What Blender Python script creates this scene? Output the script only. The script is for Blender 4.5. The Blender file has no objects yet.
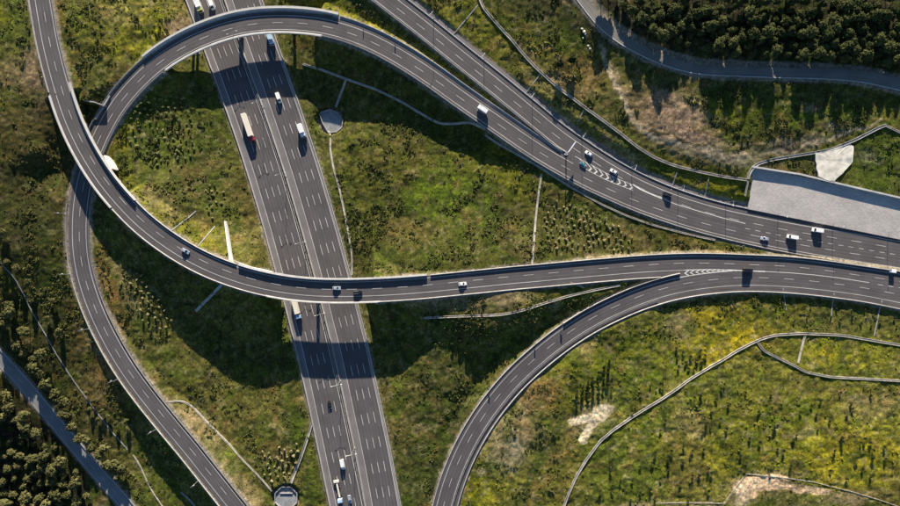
import bpy, math, random
import numpy as np
from mathutils import Vector, Matrix

random.seed(7)
RS = np.random.RandomState(11)
scn = bpy.context.scene
COL = scn.collection

# ------------------------------------------------------------------ camera, sky, sun, exposure
S, H = 0.56, 330.0                       # metres per photo pixel on the motorway, camera height
cam_d = bpy.data.cameras.new('camera')
cam_d.sensor_width = 36.0
cam_d.lens = 36.0 * H / (900 * S)
cam_d.clip_start = 1.0
cam_d.clip_end = 6000.0
cam = bpy.data.objects.new('camera', cam_d)
cam.location = (0, 0, H)
COL.objects.link(cam)
scn.camera = cam

SUN_EL = math.radians(17.0)
world = bpy.data.worlds.new('World')
scn.world = world
world.use_nodes = True
wn = world.node_tree
bg = wn.nodes['Background']
sky = wn.nodes.new('ShaderNodeTexSky')
sky.sky_type = 'NISHITA'
sky.sun_disc = False
sky.sun_elevation = SUN_EL
sky.sun_rotation = 0.0
sky.air_density = 1.0
sky.dust_density = 0.2
sky.ozone_density = 4.0
wn.links.new(sky.outputs[0], bg.inputs[0])
bg.inputs[1].default_value = 0.055
sl = bpy.data.lights.new('sun', 'SUN')
sl.energy = 5.0
sl.angle = math.radians(0.5)
sl.color = (1.0, 0.90, 0.76)
sun = bpy.data.objects.new('sun', sl)
sun.rotation_euler = Vector((0.0, -math.cos(SUN_EL), -math.sin(SUN_EL))).to_track_quat('-Z', 'Y').to_euler()
sun.location = (0, 300, 200)
COL.objects.link(sun)
scn.view_settings.view_transform = 'Standard'
scn.view_settings.look = 'None'
scn.view_settings.gamma = 1.0
scn.view_settings.use_curve_mapping = False
scn.view_settings.exposure = 1.3

# ------------------------------------------------------------------ helpers
def P(px, py, z=0.0):
    k = S * (H - z) / H
    return ((px - 450.0) * k, (253.0 - py) * k)

def to_px(x, y, z):
    k = S * (H - z) / H
    return 450.0 + x / k, 253.0 - y / k

def tag(o, label=None, cat=None, group=None, kind=None):
    if label: o['label'] = label
    if cat: o['category'] = cat
    if group: o['group'] = group
    if kind: o['kind'] = kind
    return o

def empty(name, loc, rz=0.0):
    o = bpy.data.objects.new(name, None)
    o.location = loc
    o.rotation_euler = (0, 0, rz)
    COL.objects.link(o)
    return o

class MB:
    def __init__(self):
        self.v, self.f, self.uv, self.mi = [], [], [], []
    def face(self, pts, uvs=None, mi=0):
        n = len(self.v)
        self.v.extend([tuple(p) for p in pts])
        self.f.append(tuple(range(n, n + len(pts))))
        self.uv.extend(uvs if uvs else [(p[0], p[1]) for p in pts])
        self.mi.append(mi)
    def box(self, x0, x1, y0, y1, z0, z1, tx=0.0, ty=0.0, mi=0):
        """box whose top can be narrower by tx, ty on each side"""
        a = [(x0, y0, z0), (x1, y0, z0), (x1, y1, z0), (x0, y1, z0)]
        b = [(x0 + tx, y0 + ty, z1), (x1 - tx, y0 + ty, z1), (x1 - tx, y1 - ty, z1), (x0 + tx, y1 - ty, z1)]
        self.face(a[::-1], mi=mi); self.face(b, mi=mi)
        for i in range(4):
            j = (i + 1) % 4
            self.face([a[i], a[j], b[j], b[i]], mi=mi)
    def tube(self, p0, p1, r0, r1=None, n=8, mi=0):
        r1 = r0 if r1 is None else r1
        p0, p1 = Vector(p0), Vector(p1)
        d = (p1 - p0).normalized()
        u = d.orthogonal().normalized(); w = d.cross(u)
        A, B = [], []
        for i in range(n):
            a = 2 * math.pi * i / n
            o = u * math.cos(a) + w * math.sin(a)
            A.append(p0 + o * r0); B.append(p1 + o * r1)
        for i in range(n):
            j = (i + 1) % n
            self.face([A[i], A[j], B[j], B[i]], mi=mi)
        self.face(A[::-1], mi=mi); self.face(B, mi=mi)
    def prism(self, prof, y0, y1, mi=0):
        """profile in xz extruded along y"""
        a = [(x, y0, z) for x, z in prof]; b = [(x, y1, z) for x, z in prof]
        self.face(a, mi=mi); self.face(b[::-1], mi=mi)
        for i in range(len(prof)):
            j = (i + 1) % len(prof)
            self.face([a[j], a[i], b[i], b[j]], mi=mi)
    def loft(self, rings, mi=0, caps=True):
        for a, b in zip(rings[:-1], rings[1:]):
            n = len(a)
            for i in range(n):
                j = (i + 1) % n
                self.face([a[i], a[j], b[j], b[i]], mi=mi)
        if caps:
            self.face(rings[0][::-1], mi=mi); self.face(rings[-1], mi=mi)
    def build(self, name, mat, parent=None, smooth=False):
        me = bpy.data.meshes.new(name)
        me.from_pydata(self.v, [], self.f)
        ul = me.uv_layers.new(name='UVMap')
        ul.data.foreach_set('uv', np.array(self.uv, dtype=np.float32).ravel())
        mats = mat if isinstance(mat, (list, tuple)) else [mat]
        for m in mats: me.materials.append(m)
        if len(mats) > 1:
            me.polygons.foreach_set('material_index', np.array(self.mi, dtype=np.int32))
        if smooth:
            me.polygons.foreach_set('use_smooth', np.ones(len(self.f), dtype=bool))
        me.update()
        o = bpy.data.objects.new(name, me)
        COL.objects.link(o)
        if parent: o.parent = parent
        return o

def copy_tree(o, parent=None):
    c = o.copy(); COL.objects.link(c)
    if parent: c.parent = parent
    for ch in list(o.children): copy_tree(ch, c)
    return c

# value noise on numpy arrays
def vnoise(x, y, scale, seed=0):
    x = np.asarray(x, dtype=np.float64) / scale + 1000.3 + seed * 7.13
    y = np.asarray(y, dtype=np.float64) / scale + 1000.7 + seed * 3.71
    xi = np.floor(x).astype(np.int64); yi = np.floor(y).astype(np.int64)
    fx = x - xi; fy = y - yi
    fx = fx * fx * (3 - 2 * fx); fy = fy * fy * (3 - 2 * fy)
    def h(a, b):
        n = (a * 374761393 + b * 668265263 + seed * 982451653) & 0x7fffffff
        n = ((n ^ (n >> 13)) * 1274126177) & 0x7fffffff
        n = (n ^ (n >> 16)) & 0xffff
        return n / 65535.0
    return (h(xi, yi) * (1 - fx) + h(xi + 1, yi) * fx) * (1 - fy) + (h(xi, yi + 1) * (1 - fx) + h(xi + 1, yi + 1) * fx) * fy

def fbm(x, y, scale, seed=0, n=3):
    t = 0; a = 1.0; s = 0
    for i in range(n):
        t = t + a * vnoise(x, y, scale / 2 ** i, seed + i * 5); s += a; a *= 0.55
    return t / s

def sstep(a, b, t):
    t = np.clip((t - a) / (b - a), 0, 1)
    return t * t * (3 - 2 * t)

# ------------------------------------------------------------------ materials
def mat_new(name):
    m = bpy.data.materials.new(name); m.use_nodes = True
    nt = m.node_tree
    return m, nt, nt.nodes['Principled BSDF']

def simple(name, col, rough=0.7, metal=0.0, var=0.12, scale=1.5, spec=0.5, bump=0.0):
    m, nt, b = mat_new(name)
    tc = nt.nodes.new('ShaderNodeTexCoord')
    n = nt.nodes.new('ShaderNodeTexNoise'); n.inputs['Scale'].default_value = scale; n.inputs['Detail'].default_value = 5
    nt.links.new(tc.outputs['Object'], n.inputs['Vector'])
    r = nt.nodes.new('ShaderNodeValToRGB')
    r.color_ramp.elements[0].position = 0.3; r.color_ramp.elements[1].position = 0.7
    r.color_ramp.elements[0].color = tuple(c * (1 - var) for c in col) + (1,)
    r.color_ramp.elements[1].color = tuple(min(1, c * (1 + var)) for c in col) + (1,)
    nt.links.new(n.outputs['Fac'], r.inputs[0]); nt.links.new(r.outputs[0], b.inputs['Base Color'])
    b.inputs['Roughness'].default_value = rough; b.inputs['Metallic'].default_value = metal
    b.inputs['Specular IOR Level'].default_value = spec
    if bump:
        bp = nt.nodes.new('ShaderNodeBump'); bp.inputs['Strength'].default_value = bump; bp.inputs['Distance'].default_value = 0.05
        nt.links.new(n.outputs['Fac'], bp.inputs['Height']); nt.links.new(bp.outputs[0], b.inputs['Normal'])
    return m

def asphalt(name, col, lane=3.5, phase=0.0, wear=0.16, tracks=True):
    """UV = (offset across, distance along) in metres"""
    m, nt, b = mat_new(name)
    L = nt.links
    uv = nt.nodes.new('ShaderNodeUVMap'); uv.uv_map = 'UVMap'
    mp = nt.nodes.new('ShaderNodeMapping'); mp.inputs['Scale'].default_value = (0.9, 0.02, 1)
    L.new(uv.outputs[0], mp.inputs[0])
    n1 = nt.nodes.new('ShaderNodeTexNoise'); n1.inputs['Scale'].default_value = 1.0; n1.inputs['Detail'].default_value = 4
    L.new(mp.outputs[0], n1.inputs['Vector'])
    n2 = nt.nodes.new('ShaderNodeTexNoise'); n2.inputs['Scale'].default_value = 0.11; n2.inputs['Detail'].default_value = 6
    L.new(uv.outputs[0], n2.inputs['Vector'])
    n3 = nt.nodes.new('ShaderNodeTexNoise'); n3.inputs['Scale'].default_value = 2.6; n3.inputs['Detail'].default_value = 3
    L.new(uv.outputs[0], n3.inputs['Vector'])
    a1 = nt.nodes.new('ShaderNodeMath'); a1.operation = 'MULTIPLY_ADD'; a1.inputs[1].default_value = wear * 2.2; a1.inputs[2].default_value = 1 - wear * 1.1
    L.new(n1.outputs['Fac'], a1.inputs[0])
    a2 = nt.nodes.new('ShaderNodeMath'); a2.operation = 'MULTIPLY_ADD'; a2.inputs[1].default_value = 0.7; a2.inputs[2].default_value = 0.65
    L.new(n2.outputs['Fac'], a2.inputs[0])
    a3 = nt.nodes.new('ShaderNodeMath'); a3.operation = 'MULTIPLY_ADD'; a3.inputs[1].default_value = 0.45; a3.inputs[2].default_value = 0.78
    L.new(n3.outputs['Fac'], a3.inputs[0])
    m1 = nt.nodes.new('ShaderNodeMath'); m1.operation = 'MULTIPLY'; L.new(a1.outputs[0], m1.inputs[0]); L.new(a2.outputs[0], m1.inputs[1])
    m2 = nt.nodes.new('ShaderNodeMath'); m2.operation = 'MULTIPLY'; L.new(m1.outputs[0], m2.inputs[0]); L.new(a3.outputs[0], m2.inputs[1])
    last = m2
    if tracks:
        sp = nt.nodes.new('ShaderNodeSeparateXYZ'); L.new(uv.outputs[0], sp.inputs[0])
        k = nt.nodes.new('ShaderNodeMath'); k.operation = 'MULTIPLY_ADD'; k.inputs[1].default_value = 2 * math.pi * 2 / lane; k.inputs[2].default_value = phase
        L.new(sp.outputs[0], k.inputs[0])
        c = nt.nodes.new('ShaderNodeMath'); c.operation = 'COSINE'; L.new(k.outputs[0], c.inputs[0])
        c2 = nt.nodes.new('ShaderNodeMath'); c2.operation = 'MULTIPLY_ADD'; c2.inputs[1].default_value = 0.10; c2.inputs[2].default_value = 1.0
        L.new(c.outputs[0], c2.inputs[0])
        m3 = nt.nodes.new('ShaderNodeMath'); m3.operation = 'MULTIPLY'; L.new(m2.outputs[0], m3.inputs[0]); L.new(c2.outputs[0], m3.inputs[1])
        last = m3
    vm = nt.nodes.new('ShaderNodeVectorMath'); vm.operation = 'SCALE'; vm.inputs[0].default_value = col
    L.new(last.outputs[0], vm.inputs['Scale'])
    L.new(vm.outputs[0], b.inputs['Base Color'])
    b.inputs['Roughness'].default_value = 0.9
    b.inputs['Specular IOR Level'].default_value = 0.25
    return m

M = {}
M['asphalt'] = asphalt('asphalt', (0.092, 0.083, 0.084))
M['asphalt_mw'] = asphalt('motorway_asphalt', (0.092, 0.083, 0.084), wear=0.26)
M['asphalt_old'] = asphalt('old_asphalt', (0.20, 0.205, 0.205), wear=0.2, tracks=False)
M['shoulder'] = asphalt('shoulder_paving', (0.165, 0.150, 0.150), tracks=False)
M['gutter'] = asphalt('concrete_gutter', (0.27, 0.255, 0.245), tracks=False, wear=0.12)
M['track'] = asphalt('weathered_track', (0.175, 0.165, 0.145), wear=0.3, tracks=False)
M['paint'] = asphalt('road_paint', (0.62, 0.60, 0.56), tracks=False, wear=0.22)
M['concrete'] = simple('concrete', (0.31, 0.30, 0.285), 0.85, var=0.22, scale=0.5, bump=0.3)
M['concrete_light'] = simple('light_concrete', (0.43, 0.42, 0.40), 0.85, var=0.16, scale=0.35, bump=0.2)
M['white_wall'] = simple('bright_concrete', (0.66, 0.62, 0.55), 0.85, var=0.1, scale=0.35)
M['concrete_deck'] = simple('deck_concrete', (0.30, 0.29, 0.27), 0.85, var=0.2, scale=0.3)
M['channel'] = simple('channel_concrete', (0.40, 0.365, 0.31), 0.9, var=0.3, scale=0.4)
M['basin'] = simple('basin_concrete', (0.24, 0.245, 0.25), 0.9, var=0.3, scale=0.35)
M['screen'] = simple('screen_panel', (0.42, 0.42, 0.42), 0.6, var=0.1, scale=0.3)
M['galv'] = simple('galvanised_steel', (0.42, 0.43, 0.44), 0.45, metal=0.6, var=0.1)
M['lamp'] = simple('lamp_housing', (0.75, 0.75, 0.73), 0.4, var=0.05)
M['sign_blue'] = simple('sign_face', (0.03, 0.10, 0.32), 0.4, var=0.05)
M['glass'] = simple('car_glass', (0.012, 0.016, 0.022), 0.12, var=0.05)
M['tyre'] = simple('tyre_rubber', (0.02, 0.02, 0.02), 0.8, var=0.1)
M['chassis'] = simple('dark_chassis', (0.03, 0.03, 0.032), 0.7, var=0.1)
M['headlight'] = simple('headlight_lens', (0.7, 0.7, 0.7), 0.15, var=0.02)
M['taillight'] = simple('taillight_lens', (0.35, 0.01, 0.01), 0.3, var=0.02)
M['white_paint'] = simple('white_bodywork', (0.78, 0.78, 0.77), 0.35, var=0.03)
M['silver_paint'] = simple('silver_bodywork', (0.46, 0.52, 0.58), 0.3, metal=0.3, var=0.03)
M['blue_paint'] = simple('blue_bodywork', (0.10, 0.22, 0.40), 0.3, var=0.03)
M['black_paint'] = simple('black_bodywork', (0.012, 0.013, 0.016), 0.3, var=0.03)
M['red_paint'] = simple('red_bodywork', (0.30, 0.018, 0.025), 0.35, var=0.05)
M['yellow_paint'] = simple('pale_yellow_bodywork', (0.62, 0.62, 0.22), 0.35, var=0.05)
M['ltblue_paint'] = simple('light_blue_bodywork', (0.45, 0.62, 0.78), 0.35, var=0.04)
M['cream'] = simple('cream_tarpaulin', (0.72, 0.66, 0.54), 0.6, var=0.05, scale=0.6)
M['bark'] = simple('bark', (0.10, 0.07, 0.05), 0.9, var=0.3, scale=4)
M['rock'] = simple('pale_rock', (0.50, 0.48, 0.44), 0.9, var=0.25, scale=1.2)

def attr_mat(name, rough=0.95, noise=None, bump=0.0, trans=0.0):
    m, nt, b = mat_new(name); L = nt.links
    a = nt.nodes.new('ShaderNodeAttribute'); a.attribute_name = 'tint'
    last = a.outputs['Color']
    if noise:
        tc = nt.nodes.new('ShaderNodeTexCoord')
        for sc, lo, hi in noise:
            n = nt.nodes.new('ShaderNodeTexNoise'); n.inputs['Scale'].default_value = sc; n.inputs['Detail'].default_value = 4
            L.new(tc.outputs['Object'], n.inputs['Vector'])
            mr = nt.nodes.new('ShaderNodeMapRange'); mr.inputs['From Min'].default_value = 0.3; mr.inputs['From Max'].default_value = 0.7
            mr.inputs['To Min'].default_value = lo; mr.inputs['To Max'].default_value = hi
            L.new(n.outputs['Fac'], mr.inputs['Value'])
            vm = nt.nodes.new('ShaderNodeVectorMath'); vm.operation = 'SCALE'
            L.new(last, vm.inputs[0]); L.new(mr.outputs[0], vm.inputs['Scale'])
            last = vm.outputs[0]
            if bump:
                bp = nt.nodes.new('ShaderNodeBump'); bp.inputs['Strength'].default_value = bump; bp.inputs['Distance'].default_value = 0.25
                L.new(n.outputs['Fac'], bp.inputs['Height']); L.new(bp.outputs[0], b.inputs['Normal'])
    L.new(last, b.inputs['Base Color'])
    b.inputs['Roughness'].default_value = rough
    b.inputs['Specular IOR Level'].default_value = 0.15
    return m
M['ground'] = attr_mat('ground_cover', noise=[(0.25, 0.85, 1.15), (0.8, 0.5, 1.5), (2.4, 0.6, 1.45)], bump=0.8)
M['scrub'] = attr_mat('scrub_leaves')

def leaf_mat(name, c0, c1):
    m, nt, b = mat_new(name); L = nt.links
    g = nt.nodes.new('ShaderNodeNewGeometry'); oi = nt.nodes.new('ShaderNodeObjectInfo')
    ad = nt.nodes.new('ShaderNodeMath'); ad.operation = 'MULTIPLY_ADD'; ad.inputs[1].default_value = 0.5
    L.new(g.outputs['Random Per Island'], ad.inputs[0])
    h = nt.nodes.new('ShaderNodeMath'); h.operation = 'MULTIPLY'; h.inputs[1].default_value = 0.5
    L.new(oi.outputs['Random'], h.inputs[0]); L.new(h.outputs[0], ad.inputs[2])
    r = nt.nodes.new('ShaderNodeValToRGB')
    r.color_ramp.elements[0].color = c0 + (1,); r.color_ramp.elements[1].color = c1 + (1,)
    r.color_ramp.elements[0].position = 0.1; r.color_ramp.elements[1].position = 0.9
    L.new(ad.outputs[0], r.inputs[0]); L.new(r.outputs[0], b.inputs['Base Color'])
    b.inputs['Roughness'].default_value = 0.85; b.inputs['Specular IOR Level'].default_value = 0.1
    return m
M['pine'] = leaf_mat('pine_needles', (0.036, 0.046, 0.014), (0.100, 0.108, 0.036))
M['broad'] = leaf_mat('broad_leaves', (0.060, 0.064, 0.022), (0.150, 0.140, 0.052))
M['bush'] = leaf_mat('bush_leaves', (0.210, 0.195, 0.090), (0.460, 0.410, 0.210))
M['bush_green'] = leaf_mat('green_bush_leaves', (0.110, 0.145, 0.045), (0.300, 0.310, 0.130))
M['shrub'] = leaf_mat('dark_shrub_leaves', (0.014, 0.022, 0.009), (0.040, 0.052, 0.020))
M['cypress'] = leaf_mat('cypress_leaves', (0.020, 0.032, 0.012), (0.050, 0.065, 0.025))

# ------------------------------------------------------------------ roads: centre lines traced from dash to dash
class Road:
    def __init__(self, pts, smooth=3, step=1.5, ext0=0.0, ext1=0.0):
        w = []
        for p in pts:
            x, y = P(p[0], p[1], p[2]); w.append((x, y, p[2]))
        w = np.array(w)
        if ext0:
            d = w[0] - w[1]; d[2] = 0; d /= np.linalg.norm(d); w = np.vstack([w[0] + d * ext0, w])
        if ext1:
            d = w[-1] - w[-2]; d[2] = 0; d /= np.linalg.norm(d); w = np.vstack([w, w[-1] + d * ext1])
        # Catmull-Rom
        out = []
        n = len(w)
        for i in range(n - 1):
            p0 = w[max(i - 1, 0)]; p1 = w[i]; p2 = w[i + 1]; p3 = w[min(i + 2, n - 1)]
            if i == 0: p0 = 2 * p1 - p2
            if i == n - 2: p3 = 2 * p2 - p1
            for t in np.linspace(0, 1, 16, endpoint=False):
                out.append(0.5 * ((2 * p1) + (-p0 + p2) * t + (2 * p0 - 5 * p1 + 4 * p2 - p3) * t * t + (-p0 + 3 * p1 - 3 * p2 + p3) * t ** 3))
        out.append(w[-1]); out = np.array(out)
        for rep in range(2):
            d = np.r_[0, np.cumsum(np.linalg.norm(np.diff(out[:, :2], axis=0), axis=1))]
            s = np.linspace(0, d[-1], max(4, int(d[-1] / step)) + 1)
            out = np.stack([np.interp(s, d, out[:, k]) for k in range(3)], axis=1)
            if rep == 0:
                for _ in range(smooth * 6):
                    q = out.copy(); q[1:-1] = out[1:-1] * 0.5 + (out[:-2] + out[2:]) * 0.25; out = q
        self.p = out; self.s = s; self.L = s[-1]
        t = np.gradient(out[:, :2], axis=0); t /= np.linalg.norm(t, axis=1)[:, None]
        self.t = t; self.r = np.stack([t[:, 1], -t[:, 0]], axis=1)   # right of travel
    def at(self, s, off=0.0, dz=0.0):
        x = np.interp(s, self.s, self.p[:, 0]); y = np.interp(s, self.s, self.p[:, 1]); z = np.interp(s, self.s, self.p[:, 2])
        rx = np.interp(s, self.s, self.r[:, 0]); ry = np.interp(s, self.s, self.r[:, 1])
        return (x + rx * off, y + ry * off, z + dz)
    def near(self, x, y):
        d = (self.p[:, 0] - x) ** 2 + (self.p[:, 1] - y) ** 2
        i = int(np.argmin(d))
        off = (x - self.p[i, 0]) * self.r[i, 0] + (y - self.p[i, 1]) * self.r[i, 1]
        al = (x - self.p[i, 0]) * self.t[i, 0] + (y - self.p[i, 1]) * self.t[i, 1]
        return self.s[i] + al, off
    def s_px(self, px, py, z=None):
        z = 8.0 if z is None else z
        for _ in range(3):
            s, o = self.near(*P(px, py, z)); z = float(np.interp(s, self.s, self.p[:, 2]))
        return s
    def heading(self, s):
        return math.atan2(np.interp(s, self.s, self.t[:, 1]), np.interp(s, self.s, self.t[:, 0]))

def strip(mb, rd, o0, o1, s0=None, s1=None, dz=0.0, mi=0, dz1=None, step=None):
    """flat ribbon between two offsets"""
    s0 = 0 if s0 is None else max(0, s0); s1 = rd.L if s1 is None else min(rd.L, s1)
    if s1 <= s0: return
    n = max(1, int((s1 - s0) / (step or 2.0)))
    ss = np.linspace(s0, s1, n + 1)
    f0 = o0 if callable(o0) else (lambda s: o0); f1 = o1 if callable(o1) else (lambda s: o1)
    dz1 = dz if dz1 is None else dz1
    for a, b in zip(ss[:-1], ss[1:]):
        mb.face([rd.at(a, f0(a), dz), rd.at(a, f1(a), dz1), rd.at(b, f1(b), dz1), rd.at(b, f0(b), dz)],
                [(f0(a), a), (f1(a), a), (f1(b), b), (f0(b), b)], mi)

def extrude(mb, rd, prof, s0, s1, step=2.0, zf=None, mi=0):
    """closed profile (off, dz) swept along the road"""
    s0 = max(0, s0); s1 = min(rd.L, s1)
    n = max(1, int((s1 - s0) / step)); ss = np.linspace(s0, s1, n + 1)
    rings = []
    for s in ss:
        rings.append([rd.at(s, o, dz) for o, dz in prof])
    for (a, b, sa, sb) in zip(rings[:-1], rings[1:], ss[:-1], ss[1:]):
        for i in range(len(prof)):
            j = (i + 1) % len(prof)
            mb.face([a[i], a[j], b[j], b[i]], [(prof[i][0] + prof[i][1], sa), (prof[j][0] + prof[j][1], sa), (prof[j][0] + prof[j][1], sb), (prof[i][0] + prof[i][1], sb)], mi)
    mb.face(rings[0][::-1], mi=mi); mb.face(rings[-1], mi=mi)

def zlist(pts, zs):
    """attach heights: zs = [(index fraction px key)...] given by arclength in px"""
    p = np.array(pts, dtype=float)
    d = np.r_[0, np.cumsum(np.linalg.norm(np.diff(p, axis=0), axis=1))]
    ks, kz = [], []
    for (x, y, z) in zs:
        i = int(np.argmin((p[:, 0] - x) ** 2 + (p[:, 1] - y) ** 2)); ks.append(d[i]); kz.append(z)
    return [(a, b, float(np.interp(q, ks, kz))) for (a, b), q in zip(pts, d)]

A_pts = [(40.5,-11),(44.7,14.3),(49,39),(54.8,63.6),(61.6,88.4),(69.6,113),(79.6,136.5),(92.2,159.7),(106.3,181),(122.4,200.4),(140.7,219.2),(161.3,235.8),
         (183,250.3),(206,262.5),(230,272.2),(255,279.8),(280,285),(305,288.2),(331,289.4),(356,289.2),(381,288.3),(407,286.7),(433.5,284.4),(459,281.8),(485,279.2),(510,276.6),(535.4,274.4),(561,272),
         (587,269.6),(607,268),(626,266.3),(650,264.6),(675,263.4),(700,263),(725,263.5),(750,264.6),(777,265.6),(802,267.6),(827.5,270.6),(853,274.4),(878,278),(903,281.8)]
A = Road(zlist(A_pts, [(40,-11,12),(61,88,12.8),(106,181,13),(183,250,12.8),(331,289,12.6),(433,284,12.2),(587,270,10.8),(626,266,10.5),(903,282,10.5)]), ext0=60, ext1=60)
B_pts = [(885.5,258.6),(861.7,254.9),(835.8,250.8),(809.5,246.3),(784.3,241.8),(758.7,236.6),(733.3,230.8),(708.2,224.5),(683.3,217.4),(658.5,209.2),(634.7,200.4),(610.3,189.8),(587.4,179.3),
         (564.3,166.6),(542.2,153.9),(520.4,139.6),(499,124.6),(478,110.2),(457,95.6),(436.8,80.9),(416,66.8),(393.8,53.3),(371.5,41.7),(348.1,32.4),(324.2,26),(298.6,22.9),(273.5,22.4),(248.9,24.4),(224.5,30),
         (201,38.6),(179,49.5),(158.8,62.8),(140.2,79.4),(123,98.5),(109.5,118.6),(98.7,140),(89.5,163),(83.2,186.8),(79.8,211.2),(79.1,235.8),(81,260),(86.7,284.4),(94.7,307.5),(104.8,329.6),(116.5,351.3),(129.6,372.2),
         (144,392),(159.5,411.5),(175,430.5),(191,449.6),(206,468.7),(221,487.5),(236,506.5),(247,520)]
B = Road(zlist(B_pts, [(885,258,9.5),(564,166,9.5),(457,96,9.4),(324,26,9.2),(201,38,9.1),(140,79,8.0),(98,140,6.2),(79,211,4.8),(86,284,3.6),(129,372,3.2),(191,449,3.0),(247,520,2.5)]), ext0=70, ext1=60)
E_pts = [(906,249.6),(888.3,247),(870,243.7),(853.3,240.9),(833.3,237.6),(807.4,233.6),(783,229.3),(758.7,224.5),(733.5,219.2),(710,213.4),(690,207.4),(667,199.4),(644.7,190),(622.6,178.9),(600,165.7),(578,151.1),
         (556.8,136.5),(538,120.9),(517.3,104),(497.2,87.6),(477.6,72),(457.5,56),(438,40.2),(418.5,24.6),(397.9,8.8),(384,-2),(372,-11)]
E = Road(zlist(E_pts, [(906,249,9.5),(556,136,9.5),(477,72,10),(372,-11,10)]), ext0=60, ext1=60)
F_pts = [(903,295.5),(889.8,292.7),(864.7,287.9),(839.6,284.3),(814.4,281.3),(789,279),(763.4,277.7),(738,277.6),(712.7,279.6),(687.5,283),(663.6,288.4),(638.4,296.6),(615.3,306.4),(592.7,317.6),(571.4,330.7),(551,345.5),
         (531.7,361.6),(514,378.3),(497.7,397),(482.7,417.2),(469.6,438.6),(458.8,460.7),(450.3,482.5),(443.5,506),(440,520)]
F = Road(zlist(F_pts, [(903,295,10.5),(663,288,10.5),(615,306,9.2),(551,345,6.6),(497,397,4.0),(458,460,2.4),(443,506,1.6),(440,520,1.4)]), ext0=60, ext1=60)
M1_pts = [(200.5,-16),(206.5,0),(215.3,24.5),(224.4,49),(233.5,73.5),(242.3,98),(250.6,121.5),(258.5,145),(266,168.5),(273.2,192.3),(280.2,215.7),(286.9,240),(293.3,263.5),(300,287.5),(306.2,311),(312.3,335.5),(318,359.8),(323.6,384),(328.8,407.8),(333.8,431.8),(338.8,455.4),(343.8,479.6),(349,504),(352,520)]
M1 = Road([(a, b, 0.0) for a, b in M1_pts], ext0=80, ext1=80)
M2_pts = [(237.5,-24),(248.3,7.2),(257.2,31.5),(265.8,56),(274.5,80.4),(283,104.5),(291.1,128.3),(299,152.2),(306.7,176),(313.8,200),(320.8,224.2),(327.5,248),(333.9,271.8),(340.4,297.5),(346.6,322.6),(352.6,346.3),(358,370.3),(363.2,394.4),(368.3,418.7),(373.4,442.5),(378.2,466.6),(382.6,490.8),(387,515)]
M2 = Road([(a, b, 0.0) for a, b in M2_pts], ext0=80, ext1=80)
G = Road([(-12,345,0),(0,358,-1.0),(22,382,-2),(46,411,-3),(70,440,-4),(95,470,-5),(120,498,-6),(136,518,-6.5)], ext0=60, ext1=60)
HT = Road([(578,-10,17),(590,6,17),(603,22,17),(622,37,17),(645,50,17),(672,61,17),(700,67.5,17),(740,69.5,17),(780,71,17),(820,72,17),(860,75,17),(900,83.5,17),(915,87,17)], ext0=70, ext1=70)

sA = A.s_px; sB = B.s_px
A_br1 = (sA(63, 92), sA(121, 199)); A_br2 = (sA(273, 284), sA(374, 288.5))
B_br = (sB(319, 24.5), sB(160, 62))

# ------------------------------------------------------------------ terrain
def poly_mask(x, y, poly):
    c = np.zeros(len(x), dtype=bool); n = len(poly); j = n - 1
    for i in range(n):
        xi, yi = poly[i]; xj, yj = poly[j]
        t = ((yi > y) != (yj > y)) & (x < (xj - xi) * (y - yi) / (yj - yi + 1e-12) + xi)
        c ^= t; j = i
    return c

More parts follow.
